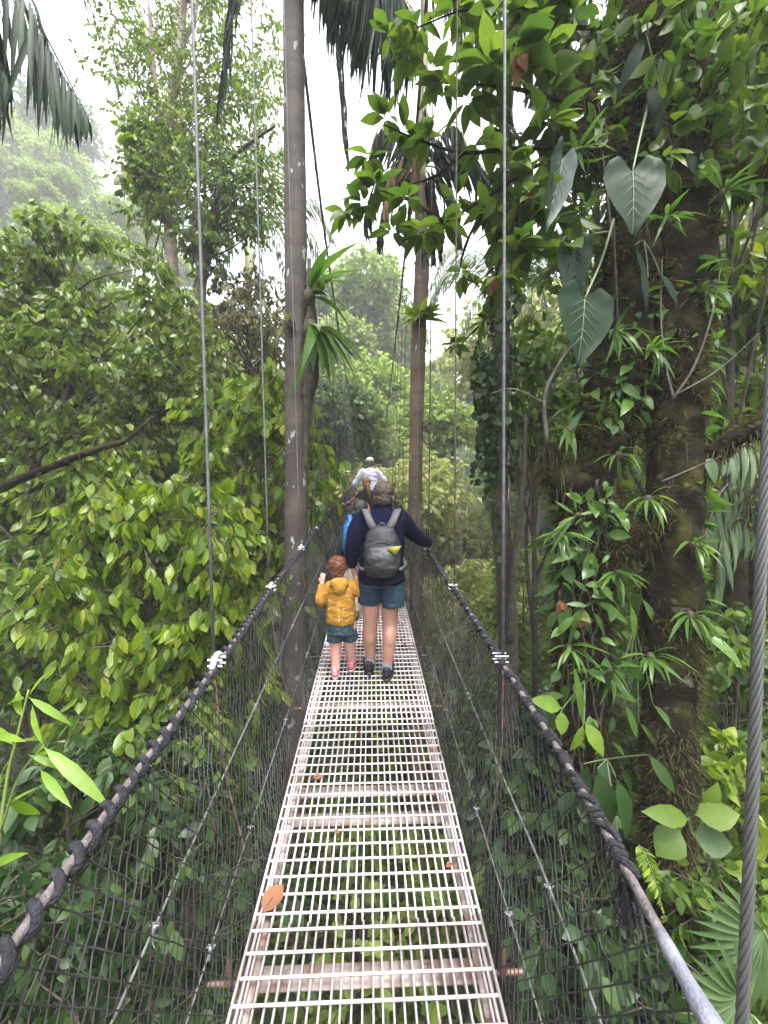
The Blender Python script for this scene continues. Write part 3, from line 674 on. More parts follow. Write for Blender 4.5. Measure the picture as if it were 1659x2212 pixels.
def centre_palm():
    Y = 6.3; bx, by, _ = P(905, 1300, Y); root = thing("shaggy_palm", "palm with tan ringed trunk and shaggy dark hanging fronds over the path's far rail", "palm", (bx, by, float(H(bx, by)) - .2))
    tm = MB(); path = spline([(bx - .02, by, root.location[2]), tuple(P(900, 1500, Y)), tuple(P(898, 1000, Y)), tuple(P(906, 700, Y)), tuple(P(912, 560, Y)), tuple(P(906, 400, Y)), tuple(P(910, 340, Y))], 90)
    zs = path[:, 2]; tube(tm, path, np.interp(zs, [-6, 1, 4, 5.5, 7], [.13, .112, .118, .125, .085]) * (1 + .02 * np.sin(zs * 31)), 14, bump=.06, bfreq=10)
    put(tm, "trunk", M_palmbark2, root)
    tm = MB(); tube(tm, spline([P(908, 400, Y), P(914, 250, Y), P(916, 100, Y), P(918, -60, Y)], 20), np.linspace(.085, .06, 20), 12); put(tm, "crownshaft", M_shaft, root)
    top = P(909, 360, Y)
    def fr(pts, mat, n=40, ll=.85, hang=.85, lw=.026):
        lm = MB(); rm = MB(); frond(lm, rm, pts, n, ll, lw, hang=hang, r0=.016, jit=.11); f = put(rm, "frond", M_shaft, root)
        for q in range(len(lm.V)): lm.V[q] = lm.V[q] - np.array(root.location, np.float32)
        lm.build("leaflets", mat, f)
    for k in range(13):
        a = 2 * math.pi * k / 13 + rng.uniform(-.2, .2); d = np.array((math.cos(a), math.sin(a), 0)); o = rng.uniform(.8, 1.1); dead = k in (4, 7, 9)
        if dead: o *= .5
        fr([top, top + d * .4 * o + (0, 0, .16), top + d * .85 * o + (0, 0, .02), top + d * 1.08 * o + (0, 0, -.35), top + d * 1.16 * o + (0, 0, -.8)], M_palm_dead if dead else M_palm, 38, .78 if not dead else .6, .86, .024)
    # upper feathery fronds of the same crown
    t2 = P(916, -40, Y)
    for pts in ([t2, P(960, -120, Y), P(1030, 20, Y), P(1060, 230, Y)], [t2, P(990, -160, Y + .3), P(1090, -40, Y + .4), P(1150, 200, Y + .4)], [t2, P(860, -150, Y), P(800, -60, Y), P(760, 130, Y)], [t2, P(880, -180, Y - .4), P(800, -120, Y - .6), P(735, 60, Y - .7)], [t2, P(930, -200, Y + .6), P(980, -60, Y + 1), P(1010, 140, Y + 1.2)]):
        fr(pts, M_palm, 84, 1.0, .55, .02)
    # moss sleeve with small ferns on the trunk
centre_palm()

def back_palm(label, base, top, shaft_len, spread, n, ll, mat, Y):
    root = thing("pale_palm", label, "palm", (base[0], base[1], float(H(base[0], base[1])) - .2))
    tm = MB(); path = spline([tuple(root.location), ((root.location[0] + top[0]) / 2, base[1], (root.location[2] + top[2]) / 2), tuple(top - (0, 0, shaft_len))], 30); tube(tm, path, .1, 10); put(tm, "trunk", M_palmbark2, root)
    tm = MB(); tube(tm, [top - (0, 0, shaft_len), top - (0, 0, shaft_len * .9), top], [.1, .13, .09], 12); put(tm, "crownshaft", M_shaft, root)
    for k in range(n):
        a = 2 * math.pi * k / n + rng.uniform(-.25, .25); d = np.array((math.cos(a), math.sin(a), 0)); e = rng.uniform(.2, 1.0)
        lm = MB(); rm = MB(); s = spread * rng.uniform(.85, 1.15)
        frond(lm, rm, [top, top + d * s * .35 + (0, 0, s * .45 * e), top + d * s * .75 + (0, 0, s * .4 * e), top + d * s + (0, 0, -s * (.5 - .4 * e))], 46, ll, .022, hang=.5, r0=.025)
        f = put(rm, "frond", M_shaft, root)
        for q in range(len(lm.V)): lm.V[q] = lm.V[q] - np.array(root.location, np.float32)
        lm.build("leaflets", mat, f)
b = P(535, 620, 12.0); back_palm("palm with pale yellow crownshaft and feathery fronds, behind the bare palm trunk", b, P(537, 465, 12.0), 2.0, 3.0, 11, 1.0, M_palm_pale, 12)
b = P(1094, 900, 14.0); back_palm("distant feathery palm behind the vine-covered trunk", b, P(1094, 600, 14.0), 1.6, 3.0, 10, 1.0, M_palm_pale, 14)

def overhead_palm():
    # palm standing beyond the left side of the view: one near frond reaches in
    x, y = -6.4, 3.6; root = thing("leaning_palm", "palm whose dark drooping frond hangs into the sky corner above the hazy hill", "palm", (x, y, float(H(x, y)) - .2))
    top = np.array((-5.6, 3.4, 7.2)); tm = MB(); tube(tm, spline([tuple(root.location), (-6.2, 3.6, 1), tuple(top)], 30), np.linspace(.16, .1, 30), 12); put(tm, "trunk", M_palmbark, root)
    Y = 3.3
    specs = [[top, top + (.8, -.1, .5), P(20, -60, Y), P(100, 80, Y), P(185, 245, Y)], [top, top + (.3, -.2, .6), P(-60, -40, Y), P(-30, 60, Y), P(20, 180, Y)],
             [top, top + (-.4, .8, .6), top + (-.9, 1.9, .2), top + (-1.2, 2.5, -.9)], [top, top + (-.9, -.4, .6), top + (-1.9, -.8, .2), top + (-2.6, -1.1, -.8)], [top, top + (.4, -.9, .7), top + (.8, -1.9, .4), top + (1.1, -2.6, -.6)], [top, top + (-.9, .4, .7), top + (-2.0, .8, .4), top + (-2.7, 1.0, -.6)]]
    for k, sp in enumerate(specs):
        lm = MB(); rm = MB(); frond(lm, rm, [np.array(q) for q in sp], 44, 1.0 if k < 2 else .8, .021, hang=.7, r0=.02, sweep=.55, start=.3, jit=.07)
        f = put(rm, "frond", M_palm, root)
        for q in range(len(lm.V)): lm.V[q] = lm.V[q] - np.array(root.location, np.float32)
        lm.build("leaflets", M_palm, f)
overhead_palm()

# ----- strap-leaved epiphytes
def rosette(name, label, cat, c, n, ll, lw, mat, dirs=None, up=.6, curl=.55, group=None, wood=M_barkd, kind='hi', rootball=.05, jit=.35):
    c = np.asarray(c, float); root = thing(name, label, cat, c, group)
    lm = MB(); D = rdir(n, up) if dirs is None else U(np.asarray(dirs, float)[rng.integers(0, len(dirs), n)] + rng.normal(0, jit, (n, 3)))
    L = ll * rng.uniform(.6, 1.15, n)
    leaves(lm, c + D * .02, D, np.array((0, 0, 1.0)) + rng.normal(0, .25, (n, 3)), L, lw * rng.uniform(.8, 1.2, n), kind, curl=curl * rng.uniform(.5, 1.3, n), fold=.25)
    tm = MB(); ell(tm, c, (rootball, rootball, rootball * 1.3), 10, 6)
    k = 24; q = rdir(k); rods(tm, c + q * rootball * .7, c + q * rootball * 1.5 + np.array((0, 0, -rootball * 1.6)) * rng.uniform(.3, 1.2, (k, 1)), .004, .002, n=3)
    put(tm, "roots", wood, root); put(lm, "foliage", mat, root); return root
rosette("bromeliad", "long strap-leaved bromeliad perched highest on the bare palm trunk", "plant", P(668, 640, 4.35), 13, .62, .05, M_strap, [(1, -.2, .5), (.45, -.1, 1.3), (1, .1, .15), (.8, -.5, .3)], curl=.75, rootball=.07, jit=.2)
rosette("bromeliad", "bromeliad with drooping glossy straps perched below another on the bare palm trunk", "plant", P(672, 715, 4.35), 20, .55, .055, M_strap, [(1, -.3, .25), (.9, -.7, .1), (.6, -.7, -.2), (.9, .3, .4), (.3, -1, 0)], curl=1.3, rootball=.1, jit=.22)
rosette("bromeliad", "small wilted bromeliad wrapped against the bare palm trunk's near face", "plant", P(628, 700, 4.33), 9, .3, .022, M_olive, [(-1, -.4, .3), (-.4, -.8, .5), (-.8, -.3, -.6)], curl=.8)
rosette("bromeliad", "spiky green epiphyte on the shaggy palm's trunk under its fronds", "plant", P(915, 545, 6.15), 22, .3, .018, M_strap, up=.4)
rosette("bromeliad", "leafy epiphyte clump halfway up the shaggy palm's trunk", "plant", P(905, 690, 6.15), 26, .42, .05, M_bright, [(1, -.3, .5), (-1, -.3, .5), (0, -.8, .7)], curl=.4)

def hanging_moss_root():
    root = thing("root_mass", "dark mossy root mass hanging off the bare palm trunk under the bromeliads", "roots", P(668, 780, 4.4))
    tm = MB(); tube(tm, spline([P(668, 560, 4.42), P(672, 700, 4.4), P(672, 800, 4.4), P(663, 900, 4.42), P(660, 1010, 4.44)], 30), np.interp(np.linspace(0, 1, 30), [0, .4, .6, 1], [.02, .09, .07, .012]), 10, bump=.5, bfreq=9)
    k = 90; a = np.array([P(668 + rng.normal(0, 6), rng.uniform(650, 900), 4.4) for _ in range(k)]); rods(tm, a, a + np.stack([rng.normal(0, .03, k), rng.normal(0, .03, k), -rng.uniform(.1, .5, k)], -1), .004, .002, n=3)
    put(tm, "roots", M_barkd, root)
hanging_moss_root()

# ----- the mossy tree on the right
def scatter_on(path, rad, n, lo=0, hi=1):
    T, A, Bn = frames(path); t = rng.uniform(lo, hi, n) * (len(path) - 1.001); i = t.astype(int); f = (t - i)[:, None]
    c = path[i] * (1 - f) + path[i + 1] * f; a = rng.uniform(0, 2 * np.pi, n)[:, None]; nrm = A[i] * np.cos(a) + Bn[i] * np.sin(a)
    return c + nrm * (rad[i] * .96)[:, None], nrm

def mossy_tree():
    root = thing("mossy_tree", "massive twin-trunked tree shaggy with dark moss, standing beside the handrail", "tree", P(1400, 2600, 3.2))
    def path(pts, n=70): return spline([P(a, b, c) for a, b, c, _ in pts], n), np.interp(np.linspace(0, 1, n), np.linspace(0, 1, len(pts)), [q[3] / 2 * q[2] / HW for q in pts])
    base = float(H(2.2, 3.1))
    yb = 1106 + (EYE - base) / 3.0 * HW
    tB = [(1425, yb, 3.0, 190), (1432, 2300, 3.0, 120), (1440, 1900, 3.0, 112), (1448, 1500, 3.0, 122), (1455, 1200, 3.0, 125), (1462, 950, 3.05, 125), (1462, 750, 3.1, 135), (1462, 560, 3.15, 150), (1465, 400, 3.15, 140), (1485, 200, 3.2, 95), (1512, 40, 3.3, 75), (1530, -200, 3.4, 60), (1545, -500, 3.6, 40)]
    tA = [(1250, yb - 150, 3.3, 200), (1250, 2000, 3.3, 130), (1262, 1650, 3.3, 130), (1258, 1400, 3.3, 128), (1262, 1200, 3.3, 130), (1268, 1060, 3.3, 150), (1300, 930, 3.25, 150), (1335, 800, 3.2, 130), (1362, 650, 3.2, 130), (1368, 480, 3.2, 120), (1358, 330, 3.2, 110), (1362, 180, 3.2, 80), (1385, 0, 3.3, 60), (1390, -300, 3.5, 45)]
    limbs = [[(1470, 440, 3.1, 90), (1540, 405, 3.0, 70), (1620, 385, 2.9, 60), (1760, 330, 2.8, 50)],
             [(1350, 330, 3.2, 70), (1290, 325, 3.1, 62), (1230, 322, 3.1, 60), (1196, 330, 3.1, 46)],
             [(1300, 330, 3.1, 40), (1282, 240, 3.0, 30), (1240, 180, 3.0, 20), (1210, 160, 3.0, 10)],
             [(1265, 1080, 3.3, 110), (1215, 1030, 3.2, 70), (1190, 985, 3.15, 50), (1182, 960, 3.15, 30)],
             [(1270, 1230, 3.25, 60), (1345, 1190, 3.1, 52), (1420, 1150, 3.0, 46), (1470, 1160, 2.95, 30)],
             [(1480, 1020, 3.0, 40), (1545, 975, 2.9, 36), (1620, 930, 2.8, 30), (1720, 880, 2.8, 24)],
             [(1500, 150, 3.2, 50), (1580, 60, 3.1, 40), (1680, -60, 3.0, 34)],
             [(1440, 420, 3.1, 60), (1400, 240, 3.0, 34), (1420, 80, 3.0, 24), (1400, -80, 3.0, 18)]]
    mm = MB(); beard = MB()
    tm = MB(); trunks = []
    for pts in (tB, tA):
        p, r = path(pts, 230); r = r * .84; r = r * (1 + .1 * np.array([mnoise.noise(Vector(q * 2.1)) for q in p])); tube(tm, p, r, 44, bump=.2, bfreq=6.5); trunks.append((p, r))
    put(tm, "trunk", M_mossbark, root)
    for k, pts in enumerate(limbs):
        p, r = path(pts, 60); tm = MB(); tube(tm, p, r, 20, bump=.42, bfreq=8); put(tm, "limb", M_mossbark, root); trunks.append((p, r))
    for k, (p, r) in enumerate(trunks):
        n = 60000 if k < 2 else 5000
        if k < 2: q, nr = scatter_on(p, r, n, .05, .98)
        else: q, nr = scatter_on(p, r, n)
        keep = np.array([mnoise.noise(Vector(x * 2.3)) + .5 * mnoise.noise(Vector(x * 6.1)) > -.02 for x in q]); q, nr = q[keep], nr[keep]
        m = len(q); leaves(mm, q, nr * .8 + rng.normal(0, .4, (m, 3)) + (0, 0, -.5), rdir(m, .3), rng.gamma(2.2, .021, m) + .012, rng.uniform(.003, .007, m), 'lo', curl=.4)
        n2 = 700 if k < 2 else 240
        q, nr = scatter_on(p, r, n2); L = rng.gamma(2.0, .045 if k < 2 else .05, n2)
        leaves(beard, q, nr * .25 + np.array((0, 0, -1.0)) + rng.normal(0, .12, (n2, 3)), nr + rng.normal(0, .2, (n2, 3)), L, .003, 'mid', curl=.1)
    C = np.vstack([crown_points((2.9, 4.0, 10.2), (3.6, 3.2, 1.9), 150, .2), crown_points((2.2, 3.3, 8.6), (1.6, 1.3, .9), 30, .2)]); cm = MB(); tm = MB(); clump_leaves(cm, C, .6, 4, 7, .26, .2, .4, 'mid', tm)  # crown above the view, added to shade the trunks
    branch_to(tm, trunks[0][0][150:], trunks[0][1][150:], C[::14], .01); put(tm, "crown_branch", M_mossbark, root); put(cm, "crown", M_mid, root)
    put(mm, "moss", M_moss, root); put(beard, "moss_beard", M_root, root)
    # pale bare twigs in front of the trunk
    tm = MB()
    for pts, a, b_ in (([P(1430, 560, 2.85), P(1428, 700, 2.85), P(1440, 800, 2.85), P(1455, 860, 2.85)], .005, .01), ([P(1455, 860, 2.85), P(1500, 790, 2.8), P(1535, 690, 2.75), P(1560, 560, 2.75)], .01, .004), ([P(1455, 855, 2.85), P(1550, 800, 2.8), P(1640, 720, 2.7)], .007, .003), ([P(1182, 960, 3.1), P(1176, 860, 3.05), P(1205, 790, 3.05), P(1240, 740, 3.05)], .018, .009), ([P(1176, 870, 3.05), P(1110, 840, 3.0), P(1060, 850, 3.0)], .006, .003), ([P(1430, 1040, 2.85), P(1500, 1010, 2.8), P(1560, 985, 2.7)], .007, .003)):
        tm = MB(); tube(tm, spline(pts, 18), np.linspace(a, b_, 18), 6); put(tm, "twig", M_twig, root)
    # reaching branches with whorled leaves
    bm = MB(); lm = MB()
    br = [[(1380, 40, 3.2), (1250, 60, 3.0), (1130, 20, 2.9), (1010, 20, 2.9), (900, 60, 3.0)],
          [(1340, 330, 3.1), (1180, 350, 3.0), (1060, 420, 3.0), (960, 480, 3.1), (870, 520, 3.2)],
          [(1230, 320, 3.1), (1110, 320, 3.0), (1000, 330, 3.0), (900, 300, 3.1), (830, 270, 3.2)],
          [(1280, 240, 3.0), (1150, 200, 2.9), (1060, 185, 2.95), (960, 180, 3.1)],
          [(1130, 20, 2.9), (1080, 90, 2.8), (1060, 140, 2.8)], [(960, 480, 3.1), (880, 430, 3.15), (815, 410, 3.2)], [(1000, 330, 3.0), (940, 380, 3.1), (880, 400, 3.1)],
          [(1180, 350, 3.0), (1130, 430, 2.9), (1120, 520, 2.9)], [(1210, 160, 3.0), (1150, 110, 2.9), (1110, 95, 2.8)], [(1060, 420, 3.0), (1010, 520, 3.1), (990, 590, 3.2)], [(1130, 430, 2.9), (1080, 560, 3.0), (1050, 680, 3.2), (1000, 740, 3.4)]]
    for q in br: bm = MB(); tube(bm, spline([P(*z) for z in q], 24), np.linspace(.018, .005, 24), 6, bump=.3, bfreq=12); put(bm, "branch", M_mossbark, root)
    ros = [(905, 55, 3.0, .24), (840, 75, 3.05, .24), (985, 20, 2.95, .27), (1110, 95, 2.75, .38), (1060, 140, 2.8, .3), (930, 150, 3.1, .24), (960, 180, 3.1, .24), (835, 255, 3.2, .24), (872, 285, 3.15, .24), (800, 340, 3.2, .24), (925, 300, 3.1, .22), (815, 400, 3.2, .26), (785, 440, 3.25, .22), (880, 430, 3.1, .26), (850, 500, 3.2, .24), (910, 500, 3.1, .22), (955, 480, 3.05, .26), (985, 430, 3.1, .24), (1040, 320, 3.0, .28), (1095, 360, 2.95, .3), (1150, 430, 2.9, .3), (1010, 215, 3.0, .24), (1175, 120, 2.85, .34), (1060, 450, 3.0, .28), (1120, 525, 2.9, .3), (1190, 260, 2.9, .32), (1000, 590, 3.2, .2), (1170, 20, 2.9, .34), (1240, 30, 2.9, .3), (1085, 600, 3.0, .26), (1050, 690, 3.2, .2), (985, 745, 3.4, .17), (1150, 540, 3.0, .3), (1080, 30, 2.9, .32), (1030, 100, 2.9, .26), (880, 120, 3.1, .22), (750, 460, 3.3, .2)]
    for a, b_, Y, L in ros:
        c = P(a, b_, Y); n = 12
        th = rng.uniform(0, 2 * np.pi, n); el_ = rng.uniform(-.5, .55, n)
        D = np.stack([np.cos(th) * np.cos(el_), np.sin(th) * np.cos(el_), np.sin(el_)], -1)
        Lr = L * rng.uniform(.6, 1.1, n)
        leaves(lm, c + D * .02, D, np.array((0, 0, 1.0)) + rng.normal(0, .35, (n, 3)), Lr, Lr * .19, 'hi', curl=rng.uniform(.1, .55, n), fold=.2)
    # loose fill along twigs
    C = np.array([P(rng.uniform(1090, 1250), rng.uniform(-20, 560), rng.uniform(2.9, 3.4)) for _ in range(32)])
    clump_leaves(lm, C, .16, 3, 4, .2, .2, .35, 'hi', None)
    C = np.array([P(rng.uniform(1400, 1700), rng.uniform(-60, 420), rng.uniform(2.6, 3.3)) for _ in range(56)] + [P(rng.uniform(1180, 1330), rng.uniform(60, 320), rng.uniform(2.9, 3.3)) for _ in range(26)])
    clump_leaves(lm, C, .14, 3, 4, .15, .24, .4, 'hi', None)
    put(lm, "foliage", M_whorl, root)
    em = MB()
    for k, n in ((0, 1100), (1, 1300)):
        p, r = trunks[k]; q, nr = scatter_on(p, r, n, .25, .85); kp = np.array([mnoise.noise(Vector(x * 1.7 + (9, 0, 3))) > -.05 for x in q]); q, nr = q[kp], nr[kp]; m = len(q)
        L = rng.gamma(3, .035, m) + .03; leaves(em, q, nr * .8 + np.array((0, 0, -.3)) + rng.normal(0, .55, (m, 3)), np.array((0, 0, .9)) + nr * .5 + rng.normal(0, .4, (m, 3)), L, L * rng.uniform(.1, .26, m), 'hi', curl=.35)
    put(em, "epiphyte_leaves", M_strap, root)
mossy_tree()

for x_, y_, Y_ in ((1228, 930, 3.0), (1335, 985, 3.0), (1210, 1160, 3.05), (1330, 1240, 3.02), (1228, 1400, 3.05), (1315, 1450, 3.05), (1405, 760, 2.88), (1520, 640, 2.92), (1400, 1080, 2.8), (1500, 1180, 2.8), (1405, 1420, 2.8), (1490, 1330, 2.78), (1330, 720, 3.0), (1440, 480, 2.85), (1560, 420, 2.8), (1250, 330, 2.95)):
    rosette("fern", "small green fern tuft rooted in the moss of the twin trunks", "fern", P(x_, y_, Y_), 16, .24, .014, M_strap, [(0, -.8, .5), (-.7, -.6, .2), (.7, -.6, .2), (0, -.7, -.4)], curl=.8, group="fern tufts on the mossy tree", rootball=.03)
# dead leaves hooked in the branches
for k, (a, b_, Y, L, lab) in enumerate(((1115, 140, 2.75, .2, "long reddish dead leaf hanging among the topmost whorled leaves"), (1140, 425, 2.9, .1, "crumpled orange-brown dead leaf by the large dark oval leaf"), (1060, 615, 3.0, .14, "pair-sized tan dead leaf hanging below the branch of whorled leaves"), (1208, 1310, 2.95, .13, "salmon-pink dead leaf caught on the mossy trunk's epiphytes"), (1260, 1340, 2.95, .14, "grey-brown shrivelled leaf caught beneath the salmon-pink one"))):
    c = P(a, b_, Y); o = thing("dead_leaf", lab, "leaf", c, "dead leaves caught in the mossy tree"); mb = MB()
    leaves(mb, [c + (0, 0, L * .4), c + (.01, -.01, L * .3)][:2], [(.15 * rng.normal(), 0, -1), (.5, -.2, -1)], [(.2, -1, .1), (-.3, -1, .2)], [L, L * .7], [L * .28, L * .2], 'hi', curl=.3, fold=.5, wav=.05)
    put(mb, "blade", M_brown_leaf, o)
    mb = MB(); tube(mb, [c + (0, 0, L * .9), c + (0, 0, L * .4)], .0018, 5); put(mb, "stalk", M_dsteel, o)

# ----- climbing aroids with heart leaves
def heart_leaf(mb, base, tip, width, nrm, depth=.03, sag=.06):
    base, tip = np.asarray(base, float), np.asarray(tip, float); D = tip - base; L = np.linalg.norm(D); D = D / L
    N = np.asarray(nrm, float); N = U(N - D * N.dot(D)); S = np.cross(D, N)
    ts = np.array([0, .06, .14, .24, .36, .5, .64, .78, .9, 1.0]); ws = np.array([.62, .82, .95, 1, .95, .8, .58, .33, .12, .0]) * width / 2
    ss = np.linspace(-1, 1, 13); V = []
    for t, w_ in zip(ts, ws):
        for s in ss:
            lob = .27 * L * (abs(s) ** .8) * (1 - t) ** 2.2 * (1 - .25 * max(0, abs(s) - .75) * 4)
            y = t * L - lob; x = s * w_
            z = depth * abs(s) ** 1.2 - sag * (t ** 2) * 1 - .02 * math.cos((t * 9 - abs(s) * 2.4) * 2.3) * abs(s) * (1 - abs(s) * .4)
            V.append(base + D * y + S * x + N * z)
    n = len(ss); i = np.arange(len(ts) - 1)[:, None] * n; j = np.arange(n - 1)[None]
    mb.add(V, np.stack([i + j, i + j + 1, i + n + j + 1, i + n + j], -1).reshape(-1, 4))
    mid = np.array([base + D * t * L + N * (.004 - sag * t * t) for t in np.linspace(0, .97, 10)]); return mid, D, S, N, L
def aroid(label, specs, stem, mat, group=None):
    root = thing("climbing_aroid", label, "plant", stem[0], group)
    tm = MB(); tube(tm, spline(stem, 20), .009, 7); put(tm, "stem", M_barkd, root)
    for base, tip, wd, nrm, pet in specs:
        lm = MB(); mid, D, S, N, L = heart_leaf(lm, base, tip, wd, nrm); lf = put(lm, "leaf", mat, root)
        rb = MB(); tube(rb, mid, np.linspace(.0045, .0012, 10), 5)
        for t in (.05, .16, .3, .45, .6):
            for s in (-1, 1):
                p0 = mid[int(t * 9)]; p1 = base + D * (t + .2) * L + S * s * wd * .36 * (1 - .75 * t) + N * (.012 - .06 * (t + .2) ** 2); tube(rb, [p0, (p0 + p1) / 2 + N * .006, p1], [.0022, .0015, .0007], 4)
        for q in range(len(rb.V)): rb.V[q] = rb.V[q] - np.array(root.location, np.float32)
        rb.build("rib", M_rib, lf)
        pm = MB(); tube(pm, spline(pet, 14), np.linspace(.011, .006, 14), 7); put(pm, "petiole", M_rib, root)
Y = 2.65
aroid("climber holding the upper grey-green heart leaf in front of the mossy trunk", [(P(1366, 372, Y), P(1374, 506, Y - .12), .40, (-.12, -1, .12), [P(1400, 225, Y + .3), P(1384, 290, Y + .1), P(1366, 372, Y)])], [P(1395, 520, 3.0), P(1402, 330, 2.98), P(1400, 225, Y + .3)], M_aroid)
aroid("climber holding the lower grey-green heart leaf in front of the mossy trunk", [(P(1262, 648, Y), P(1257, 790, Y - .12), .42, (.15, -1, .1), [P(1325, 475, Y + .3), P(1300, 560, Y + .1), P(1262, 648, Y)])], [P(1335, 700, 3.0), P(1328, 560, 2.98), P(1325, 475, Y + .3)], M_aroid)
aroid("climber with two very dark leaves hanging left of the mossy trunk", [(P(1215, 345, 2.8), P(1185, 500, 2.75), .24, (.3, -.8, -.3), [P(1300, 320, 3.0), P(1250, 320, 2.9), P(1215, 345, 2.8)]), (P(1240, 535, 2.85), P(1242, 655, 2.9), .24, (-.2, -.8, -.4), [P(1320, 500, 3.0), P(1270, 510, 2.9), P(1240, 535, 2.85)])], [P(1330, 620, 3.0), P(1320, 500, 3.0), P(1300, 320, 3.0)], M_aroid_d)

def leaf_plant(label, c, items, mat, stem_to, name="epiphyte", group="epiphytes on the mossy trunks"):
    """small plant: explicit leaves given by base, tip and half-width"""
    root = thing(name, label, "plant", c, group); lm = MB(); tm = MB()
    for a, b_, wd in items:
        a, b_ = np.asarray(a), np.asarray(b_); L = np.linalg.norm(b_ - a)
        leaves(lm, [a], [b_ - a], [(rng.normal(0, .3), -.8, .6)], L * 1.04, wd, 'hi', curl=rng.uniform(.08, .22), fold=.22, wav=.015)
        tube(tm, spline([np.asarray(stem_to), (a + np.asarray(stem_to)) / 2 + (0, -.01, .01), a], 6), np.linspace(.006, .003, 6), 5, cap=False)
    put(tm, "stem", M_rib, root); put(lm, "foliage", mat, root)
Y = 2.95
E = lambda x, y, Y=Y: P(x, y, Y)
leaf_plant("epiphyte with narrow pointed leaf pair spreading on the mossy trunk at the footbridge rail's height", E(1260, 1195), [(E(1255, 1190), E(1190, 1215), .03), (E(1270, 1195), E(1262, 1250), .025), (E(1275, 1190), E(1300, 1240), .022), (E(1265, 1190), E(1225, 1180), .02)], M_strap, E(1262, 1190, 3.1))
leaf_plant("red-tipped bromeliad with thin arching leaves high on the mossy trunk", E(1245, 1110), [(E(1240, 1115), E(1190, 1150), .012), (E(1242, 1112), E(1200, 1080), .012), (E(1246, 1110), E(1235, 1050), .014), (E(1250, 1112), E(1300, 1100), .014), (E(1246, 1115), E(1205, 1130), .012), (E(1240, 1115), E(1180, 1200), .014), (E(1238, 1118), E(1175, 1170), .011)], M_strap, E(1250, 1110, 3.1))
leaf_plant("epiphyte with one spoon-shaped leaf reaching between the two mossy trunks", E(1320, 1080), [(E(1310, 1075), E(1352, 1120), .035), (E(1305, 1078), E(1330, 1050), .02)], M_strap, E(1295, 1085, 3.05))
leaf_plant("leafy cluster of rounded green leaves around the dead salmon leaf", E(1270, 1300), [(E(1262, 1265), E(1310, 1260), .03), (E(1275, 1290), E(1330, 1275), .04), (E(1270, 1310), E(1225, 1300), .025), (E(1250, 1320), E(1240, 1360), .035), (E(1290, 1300), E(1350, 1330), .035), (E(1280, 1320), E(1320, 1380), .03), (E(1240, 1330), E(1200, 1370), .03), (E(1270, 1280), E(1240, 1250), .022), (E(1300, 1310), E(1380, 1350), .03)], M_strap, E(1275, 1300, 3.05))
leaf_plant("yellow-green pair of broad pointed leaves low on the mossy trunk", E(1265, 1590, 2.85), [(E(1262, 1560, 2.85), E(1312, 1635, 2.75), .06), (E(1260, 1565, 2.85), E(1240, 1630, 2.8), .045), (E(1215, 1530, 2.9), E(1150, 1510, 2.85), .06), (E(1212, 1535, 2.9), E(1215, 1590, 2.85), .05)], leafmat("lime_leaf", [(.1, .17, .02), (.14, .21, .03)], rough=.35, trans=.4), E(1262, 1470, 3.0))
leaf_plant("long jagged strap leaf hanging down the mossy trunk", E(1240, 1440), [(E(1238, 1435, 2.9), E(1272, 1575, 2.85), .035)], M_strap, E(1225, 1440, 3.05))
leaf_plant("grey-green drooping leaves at the fork between the mossy trunks", E(1375, 540, 2.9), [(E(1372, 530, 2.8), E(1415, 660, 2.75), .045), (E(1425, 590, 2.85), E(1470, 650, 2.8), .04), (E(1400, 600, 2.85), E(1380, 645, 2.8), .03)], M_aroid, E(1390, 520, 3.0))
leaf_plant("broad grey-green leaves in the crook above the mossy side limb", E(1500, 340, 2.9), [(E(1480, 330, 2.85), E(1530, 390, 2.8), .05), (E(1520, 360, 2.85), E(1560, 400, 2.8), .05), (E(1400, 180, 2.9), E(1440, 280, 2.85), .07), (E(1395, 70, 2.9), E(1345, 190, 2.85), .05)], M_aroid, E(1450, 320, 3.0))
leaf_plant("bright fern-like spray rising over the mossy side limb", E(1450, 330, 2.85), [(E(1440, 330, 2.85), E(1500, 320, 2.7), .03), (E(1440, 325, 2.85), E(1490, 345, 2.7), .025), (E(1490, 260, 2.9), E(1560, 230, 2.8), .05), (E(1480, 270, 2.9), E(1540, 280, 2.8), .04)], M_bright, E(1440, 350, 3.0))
leaf_plant("drooping narrow leaves low between the twin mossy trunks", E(1370, 1330, 3.0), [(E(1385, 1290, 3.0), E(1440, 1370, 2.9), .03), (E(1360, 1300, 3.0), E(1385, 1390, 2.9), .03), (E(1350, 1420, 3.0), E(1400, 1480, 2.95), .035), (E(1410, 1520, 2.9), E(1475, 1590, 2.8), .03), (E(1350, 1520, 3.0), E(1385, 1600, 2.9), .03), (E(1380, 1560, 2.95), E(1430, 1620, 2.9), .03)], M_strap, E(1370, 1350, 3.1))
leaf_plant("large glossy leaves trailing at the lower mossy trunk outside the net", E(1300, 1700, 2.7), [(E(1290, 1660, 2.6), E(1330, 1800, 2.55), .07), (E(1330, 1680, 2.6), E(1380, 1830, 2.5), .07), (E(1260, 1650, 2.6), E(1265, 1770, 2.6), .06), (E(1400, 1630, 2.7), E(1470, 1720, 2.6), .045), (E(1340, 1850, 2.6), E(1375, 1900, 2.5), .05)], M_dark, E(1310, 1640, 2.9))
